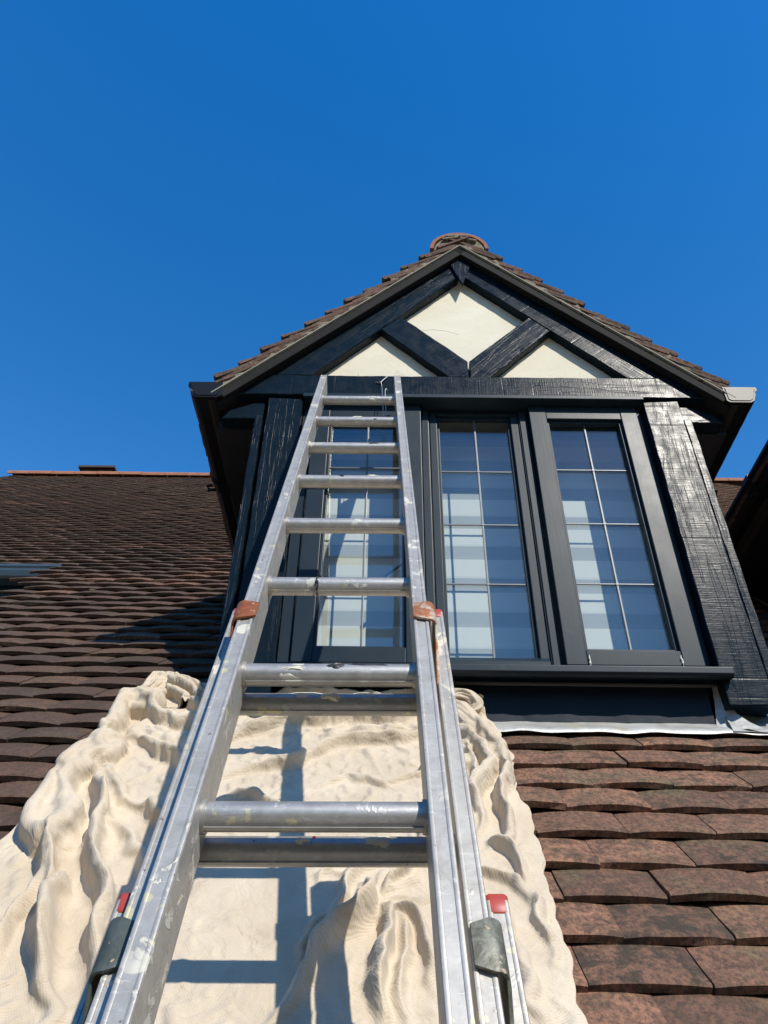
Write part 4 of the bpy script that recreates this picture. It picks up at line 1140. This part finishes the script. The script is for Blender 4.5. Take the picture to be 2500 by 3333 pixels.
def build_cloth():
    nu, nv = 190, 300
    ys = np.concatenate([np.linspace(.74, 1.08, 24, endpoint=False), np.linspace(1.08, 2.00, nv - 24)])
    Uu = np.linspace(0, 1, nu)
    xl = interp_edge(LEFT, ys) + .003 * np.sin(ys * 41) + .0015 * np.sin(ys * 93 + 1)
    xr = interp_edge(RIGHT, ys) + .003 * np.sin(ys * 67 + 2) + .002 * np.sin(ys * 151)
    # beyond the dormer front only the gathered corner on the left goes on up the roof
    xr = np.where(ys > 1.862, -0.41 - np.clip((ys - 1.90) * .3, 0, .2), xr)
    jump = np.clip((1.885 - ys) / .023, 0, 1)
    Xg = (xl[:, None] + (xr - xl)[:, None] * Uu[None, :]).astype(np.float32)
    Yg = np.repeat(ys[:, None], nu, 1).astype(np.float32)
    S = Yg * math.sqrt(2)
    wx = .007 * np.sin(S * 31 + Xg * 17) + .004 * np.sin(Xg * 53 - S * 23) + .002 * np.sin(S * 97 + Xg * 71)
    wy = .007 * np.sin(Xg * 37 + 1.3) + .004 * np.sin(S * 47 + Xg * 29) + .002 * np.sin(Xg * 113 - S * 61)
    PX, PY = Xg + wx, S + wy
    def dist(pts, PX, PY):
        best = np.full_like(PX, 9.0); tp = np.zeros_like(PX); side = np.zeros_like(PX); n = len(pts) - 1
        for i in range(n):
            ax, ay = pts[i][0], pts[i][1] * math.sqrt(2); dx, dy = pts[i + 1][0] - ax, pts[i + 1][1] * math.sqrt(2) - ay
            L2 = dx * dx + dy * dy; t = np.clip(((PX - ax) * dx + (PY - ay) * dy) / L2, 0, 1)
            ex, ey = PX - ax - t * dx, PY - ay - t * dy; d = np.hypot(ex, ey); m_ = d < best
            best = np.where(m_, d, best); tp = np.where(m_, (i + t) / n, tp); side = np.where(m_, np.sign(dx * ey - dy * ex), side)
        return best, tp, side
    hgt = np.zeros_like(Xg)
    for name, (pts, A, w) in FOLDS.items():
        b_, t, sd = dist(pts, PX, PY)
        taper = np.clip(np.minimum(t, 1 - t) * 4 + .15, 0, 1)
        if A > 0:
            # one flank steep, the other long: cloth folded over itself
            ww = w * np.where(sd > 0, 1.35, .70)
            prof = 1 / (1 + (b_ / (ww * .8)) ** 2) ** 2
            hgt += A * 1.25 * prof * taper
        else:
            hgt += A * 1.2 * np.exp(-np.abs(b_ / (w * .8)) ** 1.2) * taper
    # crisp gathered pleats following each part of the sheet
    def pleat(coord, lam, A, mask, sharp=1.6, ph=0.0):
        q = 1 - np.abs(np.sin(coord * math.pi / lam + ph)); return A * mask * (q ** sharp)
    def blob(cx, cy, rx, ry): return np.exp(-(((Xg - cx) / rx) ** 2 + ((Yg - cy) / ry) ** 2))
    lf = .5 + .5 * np.sin(Xg * 23 + S * 13) * np.sin(S * 19 - Xg * 11)
    lf2 = .5 + .5 * np.sin(Xg * 31 - S * 27 + 2)
    d1 = PX * math.cos(.75) + PY * math.sin(.75)          # across the long diagonal folds on the left
    mL = np.clip((-.33 - Xg) / .10, 0, 1)
    mL = np.clip((-.33 - Xg) / .10, 0, 1); mR = np.clip((Xg - .13) / .04, 0, 1)
    hgt += pleat(d1 + .012 * np.sin(S * 21), .066, .006, mL * lf, 1.2)
    ang = np.arctan2(PY - 1.31 * math.sqrt(2), PX - .004); rr = np.hypot(PY - 1.31 * math.sqrt(2), PX - .004)
    mS = np.exp(-(rr / .20) ** 2) * np.clip(rr / .03, 0, 1)
    hgt += .010 * mS * (1 - np.abs(np.sin(ang * 3.5 + .8 * np.sin(rr * 30)))) ** 1.5
    r = np.random.RandomState(5); wr_ = np.zeros_like(Xg)
    for k in range(30):
        an = r.uniform(0, math.pi); fq = math.exp(r.uniform(math.log(40), math.log(220))); ph = r.uniform(0, 6.28)
        u_ = Xg * math.cos(an) + S * math.sin(an); v_ = -Xg * math.sin(an) + S * math.cos(an)
        wr_ += np.sin(u_ * fq + ph + 1.3 * np.sin(v_ * fq * .31 + ph)) / fq
    calm = 1 - .75 * blob(-.18, 1.28, .15, .17)
    hgt += wr_ * .05 * calm
    # rolls ride on top with a sharp crease where they meet the sheet
    for name, (pts, w, A) in ROLLS.items():
        b_, t, sd = dist(pts, PX, PY)
        ww = w * (1 + .12 * np.sin(t * 9 + w * 300)) * np.clip(np.minimum(t, 1 - t) * 9 + .45, 0, 1)
        u = b_ / ww
        dome = A * .80 * np.sqrt(np.clip(1 - u ** 2, 0, 1)) ** .9
        dome *= np.clip(np.minimum(t, 1 - t) * 7 + .35, 0, 1)
        # pleats running along the roll and a few oblique wrinkles
        dome -= A * .12 * (1 - np.abs(np.sin((sd * u + .25 * np.sin(t * 7)) * 3.0 + .6))) ** 3 * (u < 1)
        dome += A * .02 * (1 - np.abs(np.sin(t * len(pts) * 2.1 + sd * u * 1.6))) ** 1.4 * (u < 1)
        hgt = np.where(u < 1, np.maximum(hgt, dome + .12 * hgt), hgt - .006 * np.exp(-((u - 1) / .12) ** 2))
    hgt = np.maximum(hgt, -.004)
    edge = np.minimum(Xg - xl[:, None], xr[:, None] - Xg); edge = np.minimum(edge, (2.0 - Yg) * 1.4)
    base = .0560
    ef = np.clip(edge / .022, 0, 1) ** .6
    welt = .0035 * np.exp(-((edge - .007) / .0035) ** 2)
    Nn = base + hgt * (.2 + .8 * ef) + welt + .012 * np.clip((Yg - 1.70) / .05, 0, 1) * (Yg < 1.885) * np.clip((Xg + .42) / .03, 0, 1) - .012 * (1 - ef)
    P = np.stack([Xg, Yg + (base - Nn) * S2, Yg + base * S2 - H + Nn * S2], -1)
    front = (Xg > -.415)
    over = np.where(front, np.maximum(0, P[..., 1] - 1.812), 0)
    P[..., 1] -= over; P[..., 2] += over * .3 * np.clip(1 - (over / .12), .2, 1)
    # let the sheet relax: there is more cloth than roof to lie on, so it buckles into creases
    P = relax(P.astype(np.float64), calm, mL, mR, base)
    top = P.reshape(-1, 3)
    idx = np.arange(nu * nv).reshape(nv, nu)
    F = np.stack([idx[:-1, :-1], idx[:-1, 1:], idx[1:, 1:], idx[1:, :-1]], -1).reshape(-1, 4).tolist()
    keep = np.abs(P[1:, -1, 0] - P[:-1, -1, 0]) < .05
    F = [f for i_, f in enumerate(F) if keep[i_ // (nu - 1)]]
    m = MB(); m.v = top.tolist(); m.f = [tuple(f) for f in F]; m.uv = np.stack([Xg, S], -1).reshape(-1, 2).tolist()
    # the coiled knot at the top right corner of the sheet, in front of the apron
    def catmull(P, n=7):
        out = []; P = [P[0]] + P + [P[-1]]
        for i in range(1, len(P) - 2):
            for j in range(n):
                t = j / n; p0, p1, p2, p3 = P[i - 1], P[i], P[i + 1], P[i + 2]
                out.append(.5 * ((2 * p1) + (p2 - p0) * t + (2 * p0 - 5 * p1 + 4 * p2 - p3) * t * t + (3 * p1 - p0 - 3 * p2 + p3) * t ** 3))
        out.append(P[-2]); return out
    def roll(C, r0, r1, n=64, flutes=5, fl=.12, twist=6, squash=.8, seed=0):
        rr_ = np.random.RandomState(seed); C = catmull([Vector(c) for c in C], 9); k = len(C); ph = rr_.uniform(0, 6, 4); L = 0
        V = []; U = []; upv = Vector((0, -1, 0))
        for i, c in enumerate(C):
            t = (C[min(i + 1, k - 1)] - C[max(i - 1, 0)]).normalized()
            a = t.cross(upv).normalized(); b_ = a.cross(t).normalized()
            if i: L += (c - C[i - 1]).length
            s_ = i / (k - 1); rad = (r0 + (r1 - r0) * s_) * (1 + .10 * math.sin(s_ * 9 + ph[0])) * (min(1, .4 + 4 * s_) * min(1, .4 + 4 * (1 - s_)))
            for j in range(n):
                th = 2 * math.pi * j / n
                q = rad * (1 + fl * (2 * (1 - abs(math.sin(flutes * .5 * th + twist * s_ + ph[1]))) ** 1.5 - .6) + fl * .4 * math.sin((2 * flutes + 1) * th - twist * .7 * s_ + ph[2]))
                V.append(c + a * (math.cos(th) * q) + b_ * (math.sin(th) * q * squash)); U.append((L, th * rad))
        F = [(i * n + j, i * n + (j + 1) % n, (i + 1) * n + (j + 1) % n, (i + 1) * n + j) for i in range(k - 1) for j in range(n)]
        F += [tuple(range(n))[::-1], tuple((k - 1) * n + j for j in range(n))]
        m.add(V, F, U)
    roll([(.125, 1.780, .800), (.150, 1.772, .826), (.180, 1.768, .840), (.208, 1.766, .832), (.224, 1.764, .812), (.212, 1.762, .798), (.190, 1.762, .806)], .019, .008, seed=5, flutes=5, fl=.20, squash=1.1)
    roll([(.120, 1.77, .790), (.165, 1.765, .800), (.200, 1.745, .765), (.235, 1.72, .715), (.250, 1.69, .675)], .026, .020, seed=6, flutes=6, fl=.14, twist=3, squash=.6)
    for E, sg in ((RIGHT, -1), (LEFT, 1)):
        pts = []
        for yy in np.linspace(.76, 1.66 if sg < 0 else 1.46, 140):
            xx = float(interp_edge(E, yy)) + (.003 * math.sin(yy * 67 + 2) + .002 * math.sin(yy * 151) if sg < 0 else .003 * math.sin(yy * 41) + .0015 * math.sin(yy * 93 + 1)); N0 = base - .010
            pts.append((xx + sg * .001, yy + (base - N0) * S2, yy + base * S2 - H + N0 * S2))
        m.tube(pts, .0028, 8)
    # build() would be slow on this many faces; link directly
    o = mesh_obj('dust_sheet', m.v, m.f, M['cloth'], None, uv=m.uv, smooth=True)
    ss = o.modifiers.new('smooth', 'SUBSURF'); ss.levels = 2; ss.render_levels = 2
    so = o.modifiers.new('thickness', 'SOLIDIFY'); so.thickness = .0014; so.offset = -1
    tag(o, 'cream cotton dust sheet gathered in folds over the tiles under the ladder', 'dust sheet')
    return o
cloth = build_cloth()

# ------------------------------------------------------------------ small litter on the tiles
def litter(x, y, n, seed, label):
    r = np.random.RandomState(seed); m = MB(); N0 = .036
    for i in range(n):
        a = r.uniform(0, 6.28); L = r.uniform(.006, .018); px = x + r.uniform(-.012, .012); py = y + r.uniform(-.006, .006)
        d = Vector((math.cos(a) * L, math.sin(a) * L * S2, math.sin(a) * L * S2 + r.uniform(0, .008)))
        c = Vector((px, py - N0 * S2, py - H + N0 * S2 + .004))
        m.tube([c - d / 2, c + Vector((0, 0, .002)), c + d / 2], .0011, 5)
    o = m.build('moss_clump', M['moss']); tag(o, label, 'moss', 'bits of dry moss caught on the tile edges'); return o
litter(-.72, 3.02, 22, 1, 'dry moss clump on the tile edges left of the dormer, nearest its wall')
litter(-1.30, 2.93, 14, 2, 'small dry moss clump on the tile edges below the upper gutter')

for o in bpy.data.objects:
    if o.type == 'MESH' and o.parent is None and 'kind' not in o and 'label' not in o: print('UNLABELLED', o.name)
